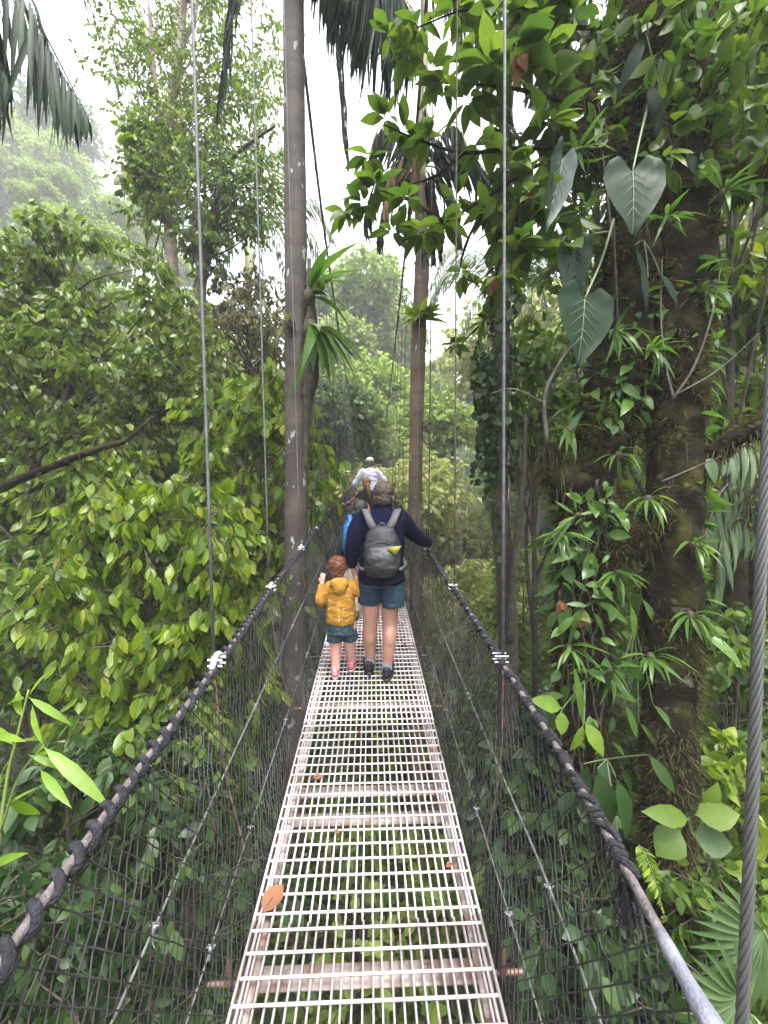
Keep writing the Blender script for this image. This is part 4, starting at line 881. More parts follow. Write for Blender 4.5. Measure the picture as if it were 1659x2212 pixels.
leaf_plant("broad round leaves on a side shoot right of the mossy trunks", E(1520, 1760, 2.4), [(E(1490, 1770, 2.4), E(1400, 1755, 2.35), .06), (E(1500, 1760, 2.4), E(1600, 1760, 2.3), .08), (E(1495, 1800, 2.4), E(1585, 1830, 2.3), .09), (E(1470, 1790, 2.4), E(1420, 1850, 2.35), .09), (E(1520, 1740, 2.4), E(1560, 1700, 2.35), .05)], M_mid, E(1480, 1760, 2.8))

# ----- slim vine-covered tree on the right
def trunk_climber():
    root = thing("climbing_vine", "leafy creeper with mixed broad leaves covering the lower mossy trunk nearest the handrail", "vine", P(1260, 1900, 3.2)); lm = MB(); tm = MB()
    p = spline([P(1250, 2150, 3.22), P(1258, 1700, 3.22), P(1256, 1400, 3.22), P(1262, 1200, 3.22), P(1275, 1040, 3.2)], 60); q, nr = scatter_on(p, np.full(60, .2), 300); k = nr[:, 1] < .35; q, nr = q[k], nr[k]; m = len(q)
    L = rng.uniform(.06, .2, m); q = q + nr * rng.uniform(.0, .1, (m, 1)); leaves(lm, q, nr * .7 + np.array((0, 0, -.5)) + rng.normal(0, .5, (m, 3)), np.array((0, 0, .8)) + nr * .6 + rng.normal(0, .4, (m, 3)), L, L * rng.uniform(.13, .3, m), 'hi', curl=.3)
    for i in range(7):
        a = i * .9 - 2.6; tube(tm, p + np.stack([np.cos(a + np.arange(60) * .06) * .19, -np.abs(np.sin(a + np.arange(60) * .06)) * .19, 0 * np.arange(60)], -1) + rng.normal(0, .006, (60, 3)), .009, 5)
    put(tm, "stem", M_barkd, root); put(lm, "foliage", M_strap, root)
trunk_climber()
def vine_tree():
    Y = 5.6; bx, by, _ = P(1090, 1500, Y); root = thing("vine_covered_tree", "slim tree wrapped in heart-leaved vines just beyond the right handrail", "tree", (bx, by, float(H(bx, by)) - .1))
    path = spline([tuple(root.location), tuple(P(1098, 1400, Y)), tuple(P(1080, 1100, Y)), tuple(P(1082, 800, Y)), tuple(P(1090, 500, Y)), tuple(P(1095, 200, Y))], 70); rad = np.interp(np.linspace(0, 1, 70), [0, 1], [.15, .1]); tm = MB(); tube(tm, path, rad, 12, bump=.2, bfreq=5)
    tube(tm, spline([P(1100, 1390, Y - .2), P(1112, 1200, Y - .2), P(1130, 1030, Y - .2), P(1135, 900, Y - .1)], 20), np.linspace(.06, .03, 20), 8, bump=.2)
    put(tm, "trunk", M_barkd, root)
    q, nr = scatter_on(path, rad, 620, .45, .95); lm = MB(); m = len(q)
    q = q + nr * rng.uniform(0, .12, (m, 1)); L = rng.uniform(.09, .2, m); leaves(lm, q, nr * .5 + np.array((0, 0, -1.0)) + rng.normal(0, .35, (m, 3)), nr + rng.normal(0, .4, (m, 3)), L, L * .38, 'hi', curl=.2)
    for s in range(16):   # hanging strands on the side facing the bridge
        a = P(rng.uniform(1030, 1075), rng.uniform(700, 1000), Y - .2); n = 22; z = np.linspace(0, rng.uniform(.7, 2.0), n); p = a + np.stack([.05 * np.sin(z * 4 + s), .05 * np.cos(z * 3), -z], -1)
        L = rng.uniform(.08, .15, n); leaves(lm, p, np.array((0, 0, -1.0)) + rng.normal(0, .4, (n, 3)), rng.normal(0, 1, (n, 3)) + (0, -1, 0), L, L * .4, 'hi', curl=.2)
    put(lm, "vine", M_dark, root)
vine_tree()

# ----- right side thickets
for spec in (
    ("broadleaf_tree", "tree with long yellow-green leaves lit behind the mossy trunk on the far right edge", P(1620, 720, 4.9), (.75, .8, 1.5), 60, .36, 4, 6, .26, .16, M_bright, .55, .05),
    ("broadleaf_tree", "airy bright tree top at the upper right corner behind the mossy limbs", P(1600, 130, 4.6), (1.2, .8, 1.4), 70, .36, 4, 6, .2, .24, M_bright, .4, .06),
    ("broadleaf_tree", "green tree filling the gap between whorled leaves and vine-covered trunk", P(1150, 830, 6.4), (.75, .7, 1.2), 44, .38, 4, 6, .2, .26, M_mid, .6, .06),
    ("broadleaf_tree", "shaded tree behind the fork of the mossy trunks", P(1400, 1000, 6.5), (1.5, .9, 2.2), 70, .42, 4, 6, .17, .24, M_bright, .6, .08),
    ("broadleaf_tree", "bright airy tree beyond the mossy trunks at the right edge", P(1600, 900, 8.5), (2.6, 1.2, 3.2), 150, .6, 4, 7, .22, .24, M_bright, .5, .1),
    ("broadleaf_tree", "tall green tree behind the whorled-leaf branches against white sky", P(1290, 500, 8.0), (1.5, 1.1, 2.4), 80, .5, 4, 7, .2, .24, M_mid, .5, .1),
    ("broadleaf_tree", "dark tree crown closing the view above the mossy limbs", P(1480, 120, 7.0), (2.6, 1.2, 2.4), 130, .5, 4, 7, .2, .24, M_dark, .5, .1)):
    nm, lab, c, rad, n, r, tw, per, ll, wr, mat, dr, tk = spec
    plant(nm, lab, "tree", c, rad, n, r, tw, per, ll, wr, mat, dr, 'mid', trunk=tk, bark=M_barkd, gap=.1, hollow=.15)

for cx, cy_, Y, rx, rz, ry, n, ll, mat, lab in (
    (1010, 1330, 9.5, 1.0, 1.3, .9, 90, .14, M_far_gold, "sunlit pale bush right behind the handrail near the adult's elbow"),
    (1130, 1330, 8.0, .9, 1.6, .8, 80, .15, M_far, "pale green bush between the vine-covered trunk and the mossy trunk"),
    (1040, 1560, 7.5, 1.2, 1.0, .8, 80, .15, M_mid, "bush behind the net under the pale sunlit bush"),
    (1400, 1450, 5.5, 1.2, 1.5, .8, 90, .17, M_mid, "bush showing between the lower mossy trunks"),
    (1590, 1500, 4.0, .8, .8, .6, 70, .15, M_mid, "bush with toothed leaves beside the dark palm stems"),
    (1590, 1800, 3.3, .7, .9, .6, 70, .14, M_bright, "bright leafy bush low behind the thick twisted cable"),
    (1560, 2050, 2.7, .6, .6, .5, 80, .1, M_mid, "low bush at the picture's bottom beside the twisted cable"),
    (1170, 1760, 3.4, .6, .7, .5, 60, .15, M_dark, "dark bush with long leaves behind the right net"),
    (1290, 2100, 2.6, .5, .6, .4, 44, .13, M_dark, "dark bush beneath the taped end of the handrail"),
    (1640, 1250, 6.5, 1.4, 1.5, .9, 80, .18, M_mid, "tall bush behind the dark palm at the far right")):
    plant("bush", lab, "bush", P(cx, cy_, Y), (rx, ry, rz), n, .3, 4, 6, ll, .27, mat, .5, 'mid', trunk=.03, bark=M_barkd)

# below the deck
for k, (x, y, z, mat, lab) in enumerate(((.1, 2.4, -3.2, M_mid, "bush straight below the nearest deck panels"), (-.3, 4.6, -3.0, M_far, "pale bush below the deck under the walkers"), (.4, 7.5, -2.4, M_bright, "bright treetop below the deck beyond the walkers"), (-1.6, 2.2, -3.4, M_dark, "dark bush far below the left net"), (1.6, 2.0, -3.2, M_dark, "dark bush far below the right net"))):
    plant("bush", lab, "bush", (x, y, z), (1.3, 1.1, .9), 80, .34, 4, 6, .17, .28, mat, .45, 'mid', trunk=.03, bark=M_barkd)

def dark_palm():
    Y = 4.6; bx, by, _ = P(1590, 1500, Y); root = thing("clumping_palm", "dark clumping palm with stout black stems and grey-green drooping leaflets at the right edge", "palm", (bx, by, float(H(bx, by)) - .1))
    for a, wd in ((1580, .12), (1622, .09), (1690, .1)):
        tm = MB(); tube(tm, spline([tuple(P(a, 1900, Y)), tuple(P(a + 4, 1500, Y)), tuple(P(a + 10, 1180, Y))], 20), wd, 12, bump=.15); put(tm, "trunk", M_mossbark, root)
    top = P(1640, 1170, Y)
    for pts in ([top, P(1600, 1050, Y - .2), P(1560, 1060, Y - .4), P(1520, 1160, Y - .6)], [top, P(1640, 1000, Y - .4), P(1610, 960, Y - .8), P(1560, 1000, Y - 1.1)], [top, P(1680, 1010, Y - .3), P(1700, 980, Y - .6), P(1690, 1060, Y - 1.0)], [top, P(1600, 1120, Y - .3), P(1560, 1160, Y - .5), P(1545, 1280, Y - .6)], [top, P(1700, 1050, Y), P(1800, 1050, Y), P(1880, 1150, Y)]):
        lm = MB(); rm = MB(); frond(lm, rm, pts, 24, .55, .028, hang=.65, r0=.02, jit=.1); f = put(rm, "frond", M_dsteel, root)
        for q in range(len(lm.V)): lm.V[q] = lm.V[q] - np.array(root.location, np.float32)
        lm.build("leaflets", M_palm_pale if pts[1][0] > 3.9 else M_palm, f)
dark_palm()

def fan_fern():
    c = P(1660, 2010, 1.9); root = thing("fan_palm_seedling", "young fan-leaved plant spreading ribbed fingers by the twisted cable's foot", "plant", c); lm = MB(); tm = MB()
    for hub, n, a0, a1, L in ((P(1650, 2010, 1.9), 15, 2.2, 4.6, .42), (P(1600, 2150, 1.8), 14, 1.5, 4.4, .34)):
        a = np.linspace(a0, a1, n); D = np.stack([np.cos(a), -.25 + 0 * a, np.sin(a)], -1)
        leaves(lm, np.repeat([hub], n, 0), D, np.array((0, -1, .3)) + rng.normal(0, .1, (n, 3)), L * rng.uniform(.85, 1.05, n), .02, 'hi', curl=.2, fold=.5); tube(tm, spline([hub, hub + (.15, .05, -.4), hub + (.1, .1, -1.4)], 8), .006, 5)
    put(tm, "stem", M_rib, root); put(lm, "foliage", leafmat("fan_leaf", [(.05, .09, .03), (.08, .13, .05)], trans=.3), root)
    # little fern by the handrail
    c = P(1385, 1835, 1.7); root = thing("fern", "small yellow-green fern frond arching behind the right handrail", "fern", c); lm = MB(); rm = MB()
    frond(lm, rm, [P(1380, 1825, 1.7), P(1395, 1850, 1.65), P(1415, 1900, 1.6), P(1432, 1965, 1.58)], 26, .05, .006, hang=.1, r0=.003, sweep=.3, start=.05)
    put(rm, "stem", M_rib, root); put(lm, "foliage", M_bright, root)
fan_fern()

# ----- far forest
def far_proto(mat, hgt, wid, nclump, seed, leaf):
    tm = MB(); lm = MB(); path = spline([(0, 0, -1), (.3, 0, hgt * .4), (0, .2, hgt * .85)], 14); tube(tm, path, np.linspace(.2, .06, 14), 7)
    C = []
    k = max(5, int(wid * 1.6))
    for i in range(k):
        c = np.array((rng.normal(0, wid * .42), rng.normal(0, wid * .42), hgt * rng.uniform(.45, .95))); r = rng.uniform(.22, .42) * wid
        C.append(crown_points(c, (r, r, r * .7), nclump // k, .5))
    C = np.vstack(C)
    clump_leaves(lm, C, .62, 5, 7, leaf, .3, .45, 'mid', None, .4)
    return tm, lm
FAR = []
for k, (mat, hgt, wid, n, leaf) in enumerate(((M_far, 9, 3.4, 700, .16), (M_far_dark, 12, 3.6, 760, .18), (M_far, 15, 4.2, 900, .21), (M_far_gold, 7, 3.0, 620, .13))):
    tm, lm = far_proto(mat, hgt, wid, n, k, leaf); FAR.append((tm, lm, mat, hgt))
proto_mesh = {}
def far_tree(k, x, y, top, label, group, scale_w=1.0):
    tm, lm, mat, hgt = FAR[k]; z = float(H(x, y)); root = thing("forest_tree", label, "tree", (x, y, z - .3), group)
    if k not in proto_mesh:
        a = tm.build("trunk", M_bark, root); b_ = lm.build("crown", mat, root); proto_mesh[k] = (a, b_)
    else:
        for o in proto_mesh[k]:
            c = o.copy(); COL.objects.link(c); c.parent = root
    s = (top - z) / hgt; root.scale = (s * scale_w, s * scale_w, s); root.rotation_euler[2] = rng.uniform(0, 6.28)
def top_of(dy, Y): return EYE - (dy - 1106) / HW * Y
ctr = "trees closing the valley ahead of the bridge"
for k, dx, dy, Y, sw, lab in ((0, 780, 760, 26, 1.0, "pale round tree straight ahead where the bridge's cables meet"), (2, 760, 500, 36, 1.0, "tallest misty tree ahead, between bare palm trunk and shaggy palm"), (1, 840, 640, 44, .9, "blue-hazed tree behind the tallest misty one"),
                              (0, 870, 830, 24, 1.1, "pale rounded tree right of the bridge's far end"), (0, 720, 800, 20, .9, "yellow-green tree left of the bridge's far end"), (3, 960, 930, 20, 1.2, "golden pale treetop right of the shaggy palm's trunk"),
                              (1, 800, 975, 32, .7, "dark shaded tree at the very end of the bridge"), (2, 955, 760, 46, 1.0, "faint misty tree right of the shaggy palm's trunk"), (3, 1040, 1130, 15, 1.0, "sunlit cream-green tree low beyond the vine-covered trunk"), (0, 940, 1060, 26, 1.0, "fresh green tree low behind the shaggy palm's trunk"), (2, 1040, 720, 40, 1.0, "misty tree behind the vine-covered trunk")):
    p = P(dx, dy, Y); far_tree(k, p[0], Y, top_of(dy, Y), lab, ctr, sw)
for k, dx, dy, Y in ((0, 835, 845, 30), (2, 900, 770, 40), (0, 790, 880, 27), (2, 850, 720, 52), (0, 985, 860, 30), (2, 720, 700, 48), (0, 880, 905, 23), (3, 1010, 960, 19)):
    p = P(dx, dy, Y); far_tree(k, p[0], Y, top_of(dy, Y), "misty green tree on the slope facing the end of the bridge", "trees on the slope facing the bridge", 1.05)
hl = "hazy trees on the far hillside"
LAB = "pale hazy tree in the wood on the far left hillside"
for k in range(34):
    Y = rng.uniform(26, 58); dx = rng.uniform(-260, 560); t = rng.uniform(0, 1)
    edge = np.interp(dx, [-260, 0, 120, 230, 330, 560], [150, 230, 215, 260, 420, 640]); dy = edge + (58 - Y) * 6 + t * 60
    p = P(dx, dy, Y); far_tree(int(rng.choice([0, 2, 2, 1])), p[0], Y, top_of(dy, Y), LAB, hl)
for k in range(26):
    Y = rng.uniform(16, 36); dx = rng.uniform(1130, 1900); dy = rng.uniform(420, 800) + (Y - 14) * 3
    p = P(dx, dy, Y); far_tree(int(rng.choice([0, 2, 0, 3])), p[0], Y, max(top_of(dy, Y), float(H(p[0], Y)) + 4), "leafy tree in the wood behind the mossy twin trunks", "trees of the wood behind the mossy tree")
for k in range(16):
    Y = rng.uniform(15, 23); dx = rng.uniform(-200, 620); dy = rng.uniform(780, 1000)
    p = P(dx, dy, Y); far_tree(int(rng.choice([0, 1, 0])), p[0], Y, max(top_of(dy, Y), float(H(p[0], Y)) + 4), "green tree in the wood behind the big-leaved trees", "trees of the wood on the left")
# ---------------------------------------------------------------- people
M_skin = pmat("skin", (.25, .13, .092), .55, noise=(11, (.3, .155, .115), .4, .7), sub=.15)
M_skin_fair = pmat("skin_fair", (.4, .22, .18), .5, noise=(11, (.44, .2, .16), .45, .75), sub=.15)
M_skin_dark = pmat("skin_tan", (.42, .24, .17), .5, sub=.1)
M_eye = pmat("eye", (.03, .02, .02), .2)
M_navy = pmat("navy_fleece", (.004, .005, .015), .95, spec=.04, noise=(50, (.007, .008, .023), .4, .7), bump=.5, bscale=220)
M_teal = pmat("slate_teal_cloth", (.013, .027, .04), .9, spec=.1, noise=(12, (.022, .04, .056), .4, .7), bump=.3, bscale=160)
M_denim = pmat("washed_denim", (.02, .036, .048), .9, spec=.1, noise=(30, (.045, .066, .076), .4, .7), bump=.3, bscale=200)
M_black = pmat("black_shoe", (.008, .009, .011), .6, spec=.25, noise=(30, (.024, .028, .032), .5, .7))
M_tealsock = pmat("grey_sock", (.13, .17, .2), .9, bump=.3, bscale=200)
M_pinkshoe = pmat("pink_shoe", (.36, .09, .1), .6, noise=(25, (.42, .22, .23), .5, .7))
M_pinksole = pmat("pink_sole", (.42, .24, .24), .6)
M_pack = pmat("charcoal_nylon", (.013, .0125, .016), .55, spec=.25, noise=(7, (.026, .025, .03), .45, .7), bump=.35, bscale=28)
M_packd = pmat("dark_nylon", (.008, .008, .01), .55, noise=(6, (.016, .016, .019), .4, .7), bump=.4, bscale=24)
M_strapg = pmat("grey_strap", (.042, .04, .047), .7)
M_yellow = pmat("yellow_flap", (.22, .18, .01), .5, noise=(30, (.16, .16, .012), .4, .7))
M_blue = pmat("bright_blue_nylon", (.012, .13, .36), .5, noise=(8, (.01, .09, .28), .4, .7), bump=.2, bscale=40)
M_tealn = pmat("dark_teal_nylon", (.012, .06, .11), .6)
M_jacket = pmat("dark_jacket", (.007, .009, .02), .85, bump=.2, bscale=120)
M_brownt = pmat("dark_brown_top", (.011, .007, .007), .9, bump=.2, bscale=120)
M_beige = pmat("beige_trousers", (.42, .34, .26), .9, bump=.2, bscale=90)
M_hair_b = pmat("brown_hair", (.022, .011, .007), .5, noise=(40, (.06, .03, .017), .45, .7), bump=.8, bscale=90)
M_hair_r = pmat("copper_hair", (.1, .034, .014), .55, noise=(45, (.2, .08, .032), .4, .7), bump=.8, bscale=100)
M_hair_k = pmat("black_hair", (.01, .009, .01), .3, bump=.4, bscale=120)
M_hair_a = pmat("auburn_hair", (.2, .085, .045), .55, noise=(40, (.34, .17, .08), .4, .7), bump=.8, bscale=90)
M_hair_gold = pmat("blonde_hair", (.16, .085, .032), .55, noise=(40, (.26, .15, .06), .4, .7), bump=.8, bscale=90)
M_hair_g = pmat("grey_brown_hair", (.1, .08, .07), .7)
M_cap = pmat("pale_cap", (.55, .53, .53), .85, bump=.2, bscale=150)
M_khaki = pmat("khaki_cloth", (.2, .18, .14), .9)
def dotted():
    m = pmat("mustard_dotted_cloth", (.27, .135, .02), .9, spec=.2, noise=(14, (.2, .095, .014), .4, .7), bump=.25, bscale=120); t = m.node_tree; p = t.nodes['Principled BSDF']
    tc = t.nodes.new("ShaderNodeTexCoord"); v = t.nodes.new("ShaderNodeTexVoronoi"); v.inputs['Scale'].default_value = 26; v.inputs['Randomness'].default_value = .55
    t.links.new(tc.outputs['Object'], v.inputs['Vector']); r = t.nodes.new("ShaderNodeMapRange"); r.inputs['From Min'].default_value = .20; r.inputs['From Max'].default_value = .16
    t.links.new(v.outputs['Distance'], r.inputs['Value']); src = p.inputs['Base Color'].links[0].from_socket
    x = t.nodes.new("ShaderNodeMix"); x.data_type = 'RGBA'; t.links.new(r.outputs[0], x.inputs[0]); t.links.new(src, x.inputs[6]); x.inputs[7].default_value = (.42, .29, .14, 1); t.links.new(x.outputs[2], p.inputs['Base Color']); return m
def plaid():
    m = pmat("lilac_plaid_cloth", (.62, .61, .72), .9, spec=.2, bump=.2, bscale=60); t = m.node_tree; p = t.nodes['Principled BSDF']; tc = t.nodes.new("ShaderNodeTexCoord"); prev = None
    for ax in ('X', 'Z'):
        wv = t.nodes.new("ShaderNodeTexWave"); wv.bands_direction = ax; wv.inputs['Scale'].default_value = 9; wv.inputs['Distortion'].default_value = .4; t.links.new(tc.outputs['Object'], wv.inputs['Vector'])
        r = t.nodes.new("ShaderNodeMapRange"); r.inputs['From Min'].default_value = .72; r.inputs['From Max'].default_value = .8; r.inputs['To Max'].default_value = .55; t.links.new(wv.outputs['Fac'], r.inputs['Value'])
        x = t.nodes.new("ShaderNodeMix"); x.data_type = 'RGBA'; t.links.new(r.outputs[0], x.inputs[0])
        if prev is None: x.inputs[6].default_value = (.66, .65, .76, 1)
        else: t.links.new(prev, x.inputs[6])
        x.inputs[7].default_value = (.38, .37, .55, 1); prev = x.outputs[2]
    t.links.new(prev, p.inputs['Base Color']); return m
M_dots = dotted(); M_plaid = plaid()

def loft(mb, rings, n=22):
    th = np.linspace(0, 2 * np.pi, n, endpoint=False); rings = np.asarray(rings, float); m = (len(rings) - 1) * 4 + 1
    rs = spline(rings, m)
    V = np.stack([np.stack([x + rx * np.cos(th), y + ry * np.sin(th), z + 0 * th], -1) for x, y, z, rx, ry in rs]).reshape(-1, 3)
    i = np.arange(m - 1)[:, None] * n; j = np.arange(n)[None]; j2 = (j + 1) % n
    b = mb.n; mb.add(V, np.stack([i + j, i + j2, i + n + j2, i + n + j], -1).reshape(-1, 4))
    mb.F.append((np.array([np.arange(n)[::-1]]) + b, 0)); mb.F.append((np.array([np.arange(n)]) + b + (m - 1) * n, 0))
def limb(mb, pts, rad, n=14, ends=True):
    k = 6 * len(pts); p = spline(pts, k); r = np.interp(np.linspace(0, 1, k), np.linspace(0, 1, len(rad)), rad); tube(mb, p, r, n)
    if ends: ell(mb, p[0], (r[0],) * 3, 12, 7); ell(mb, p[-1], (r[-1],) * 3, 12, 7)
def hand(mb, wrist, d, palm, size, curl=.5, thumb=1):
    """palm plus four fingers and a thumb; palm = direction the palm faces"""
    wrist = np.asarray(wrist, float); d = U(d); palm = np.asarray(palm, float); palm = U(palm - d * palm.dot(d)); s = np.cross(d, palm) * thumb
    k = size / .175
    rot = np.stack([s, palm, d], 1); ell(mb, wrist + d * .05 * k, (.037 * k, .014 * k, .054 * k), 12, 8, rot)
    for i, (o, l) in enumerate(((.028, .07), (.0095, .078), (-.0095, .073), (-.027, .058))):
        p = wrist + d * (.088 - .004 * abs(i - 1.3)) * k + s * o * k; pts = [p - d * .02 * k]; a = .12 + .1 * curl
        dirn = U(d + s * o * 3.2)
        for q in range(3):
            pts.append(p); p = p + (dirn * math.cos(a) + palm * math.sin(a)) * l * k * (.45, .31, .24)[q]; a += curl * (.9 + .12 * i)
        pts.append(p); tube(mb, np.array(pts), np.array((.0088, .0088, .008, .0074, .006)) * k, 8); ell(mb, p, (.0062 * k,) * 3, 8, 5)
    p = wrist + d * .03 * k + s * .03 * k; q1 = p + (s * .62 + d * .68 + palm * .25) * .034 * k; q2 = q1 + (s * .2 + d * .9 + palm * (.25 + .3 * curl)) * .03 * k
    tube(mb, np.array([p - s * .015 * k, p, q1, q2]), np.array((.0115, .0115, .0095, .0068)) * k, 8); ell(mb, q2, (.007 * k,) * 3, 8, 5)

def solid(mb, name, mat, parent, voxel, smooth=4, wrinkle=0.0, wf=14.0):
    """one continuous skin over the shapes in mb"""
    o = mb.build(name, mat, parent); m = o.modifiers.new("skin", 'REMESH'); m.mode = 'VOXEL'; m.voxel_size = voxel; m.use_smooth_shade = True
    if smooth: s = o.modifiers.new("soft", 'SMOOTH'); s.iterations = smooth; s.factor = .5
    dg = bpy.context.evaluated_depsgraph_get(); me = bpy.data.meshes.new_from_object(o.evaluated_get(dg)); o.modifiers.clear(); old = o.data; o.data = me; me.name = name; bpy.data.meshes.remove(old)
    if not me.materials: me.materials.append(mat)
    if wrinkle:
        k = len(me.vertices); co = np.empty(k * 3); me.vertices.foreach_get("co", co); co = co.reshape(-1, 3); nn = np.empty(k * 3); me.vertex_normals.foreach_get("vector", nn); nn = nn.reshape(-1, 3)
        a = np.array([mnoise.noise(Vector((c[0] * wf, c[1] * wf, c[2] * wf * 1.7))) + .5 * mnoise.noise(Vector((c[0] * wf * 2.3 + 7, c[1] * wf * 2.3, c[2] * wf * 3.4))) for c in co])
        me.vertices.foreach_set("co", (co + nn * a[:, None] * wrinkle).ravel())
    me.polygons.foreach_set("use_smooth", np.ones(len(me.polygons), bool)); me.update(); return o

def head(mb, c, k, yaw=0.0, neck=None, neck_r=.052):
    """skull, jaw, nose, lips and ears; k = head height / 0.22, facing +y turned by yaw"""
    c = np.asarray(c, float); rot = np.array(((math.cos(yaw), -math.sin(yaw), 0), (math.sin(yaw), math.cos(yaw), 0), (0, 0, 1)))
    g = lambda x, y, z: c + rot @ np.array((x, y, z)) * k
    ell(mb, g(0, -.006, .018), np.array((.074, .093, .092)) * k, 18, 12, rot); ell(mb, g(0, .022, -.04), np.array((.058, .066, .068)) * k, 16, 10, rot)
    ell(mb, g(0, .05, -.085), np.array((.026, .026, .022)) * k, 10, 7, rot); ell(mb, g(0, .094, -.018), np.array((.012, .018, .016)) * k, 10, 7, rot); ell(mb, g(0, .088, .004), np.array((.008, .012, .026)) * k, 10, 7, rot)
    ell(mb, g(0, .078, -.054), np.array((.022, .012, .009)) * k, 10, 6, rot)
    for s in (-1, 1): ell(mb, g(s * .076, -.008, -.012), np.array((.009, .02, .03)) * k, 10, 7, rot)
    if neck is not None: limb(mb, [neck, (np.asarray(neck) + g(0, -.012, -.06)) / 2, g(0, -.012, -.05)], [neck_r * 1.12, neck_r, neck_r], 14)
    return g, rot
def eyes(root, g, k):
    for s in (-1, 1):
        mb = MB(); ell(mb, g(s * .03, .079, .006), (.0095 * k,) * 3, 10, 7); mb.build("eye", M_eye, root)
def shoe(mb, heel, yaw, L, wd, h, pitch=0.0):
    heel = np.asarray(heel, float); f = np.array((math.sin(yaw), math.cos(yaw), 0)); s = np.array((math.cos(yaw), -math.sin(yaw), 0)); f = f * math.cos(pitch) + np.array((0, 0, -math.sin(pitch))); up = np.cross(s, f)
    rot = np.stack([s, f, up], 1)
    ell(mb, heel + f * .2 * L + up * h * .5, (wd * .42, L * .22, h * .5), 14, 8, rot); ell(mb, heel + f * .5 * L + up * h * .42, (wd * .45, L * .34, h * .42), 14, 8, rot); ell(mb, heel + f * .76 * L + up * h * .32, (wd * .5, L * .25, h * .33), 14, 8, rot)
    ell(mb, heel + f * .17 * L + up * h * .85, (wd * .34, L * .16, h * .4), 14, 8, rot)
def sole(mb, heel, yaw, L, wd, th, pitch=0.0):
    heel = np.asarray(heel, float); f = np.array((math.sin(yaw), math.cos(yaw), 0)); s = np.array((math.cos(yaw), -math.sin(yaw), 0)); f = f * math.cos(pitch) + np.array((0, 0, -math.sin(pitch))); up = np.cross(s, f)
    a = np.linspace(0, 2 * np.pi, 24, endpoint=False); prof = np.stack([np.cos(a) * wd * .47 * (1 + .12 * np.sin(a)), np.sin(a) * L * .51], -1)
    V = np.concatenate([heel + f * L * .5 + s * prof[:, :1] + f * prof[:, 1:] + up * z for z in (0, th)]); b = mb.n; j = np.arange(24); j2 = (j + 1) % 24
    mb.add(V, np.stack([j, j2, 24 + j2, 24 + j], -1)); mb.F.append((np.array([j[::-1]]) + b, 0)); mb.F.append((np.array([j]) + 24 + b, 0))
def person(label, v, X, group="walkers on the bridge"):
    u = X + .012 + .034 * v; p = B(u, v, .009); return thing("person", label, "person", p, group)
def curls(root, mat, c, r, n, length, cr, low=-.35):
    mb = MB()
    for _ in range(n):
        d = rdir(1, .25)[0]
        if d[2] < low or (d[1] > .45 and d[2] < .35): continue
        p = np.asarray(c) + d * np.asarray(r); t = np.linspace(0, 1, 14); ax = U(d * .5 + rng.normal(0, .6, 3) + (0, 0, -.3)); s1 = U(np.cross(ax, (.3, .2, .9))); s2 = np.cross(ax, s1); ph = rng.uniform(0, 6)
        tube(mb, p + ax * (t * length)[:, None] + s1 * (np.cos(t * 9 + ph) * cr)[:, None] + s2 * (np.sin(t * 9 + ph) * cr)[:, None], np.linspace(.0045, .002, 14), 5)
    return mb
def band(mb, pts, wd, th, side, n=24):
    """flat strap along pts; side = across direction"""
    p = spline(pts, n); T = U(np.gradient(p, axis=0)); S = U(np.asarray(side, float) - T * (T @ np.asarray(side, float))[:, None]); N = np.cross(T, S)
    V = np.stack([p + S * a * wd / 2 + N * b * th / 2 for a, b in ((-1, -1), (1, -1), (1, 1), (-1, 1))], 1).reshape(-1, 3)
    i = np.arange(n - 1)[:, None] * 4; j = np.arange(4)[None]; j2 = (j + 1) % 4; b0 = mb.n
    mb.add(V, np.stack([i + j, i + j2, i + 4 + j2, i + 4 + j], -1).reshape(-1, 4)); mb.F.append((np.array([[3, 2, 1, 0]]) + b0, 0)); mb.F.append((np.array([[0, 1, 2, 3]]) + b0 + (n - 1) * 4, 0))

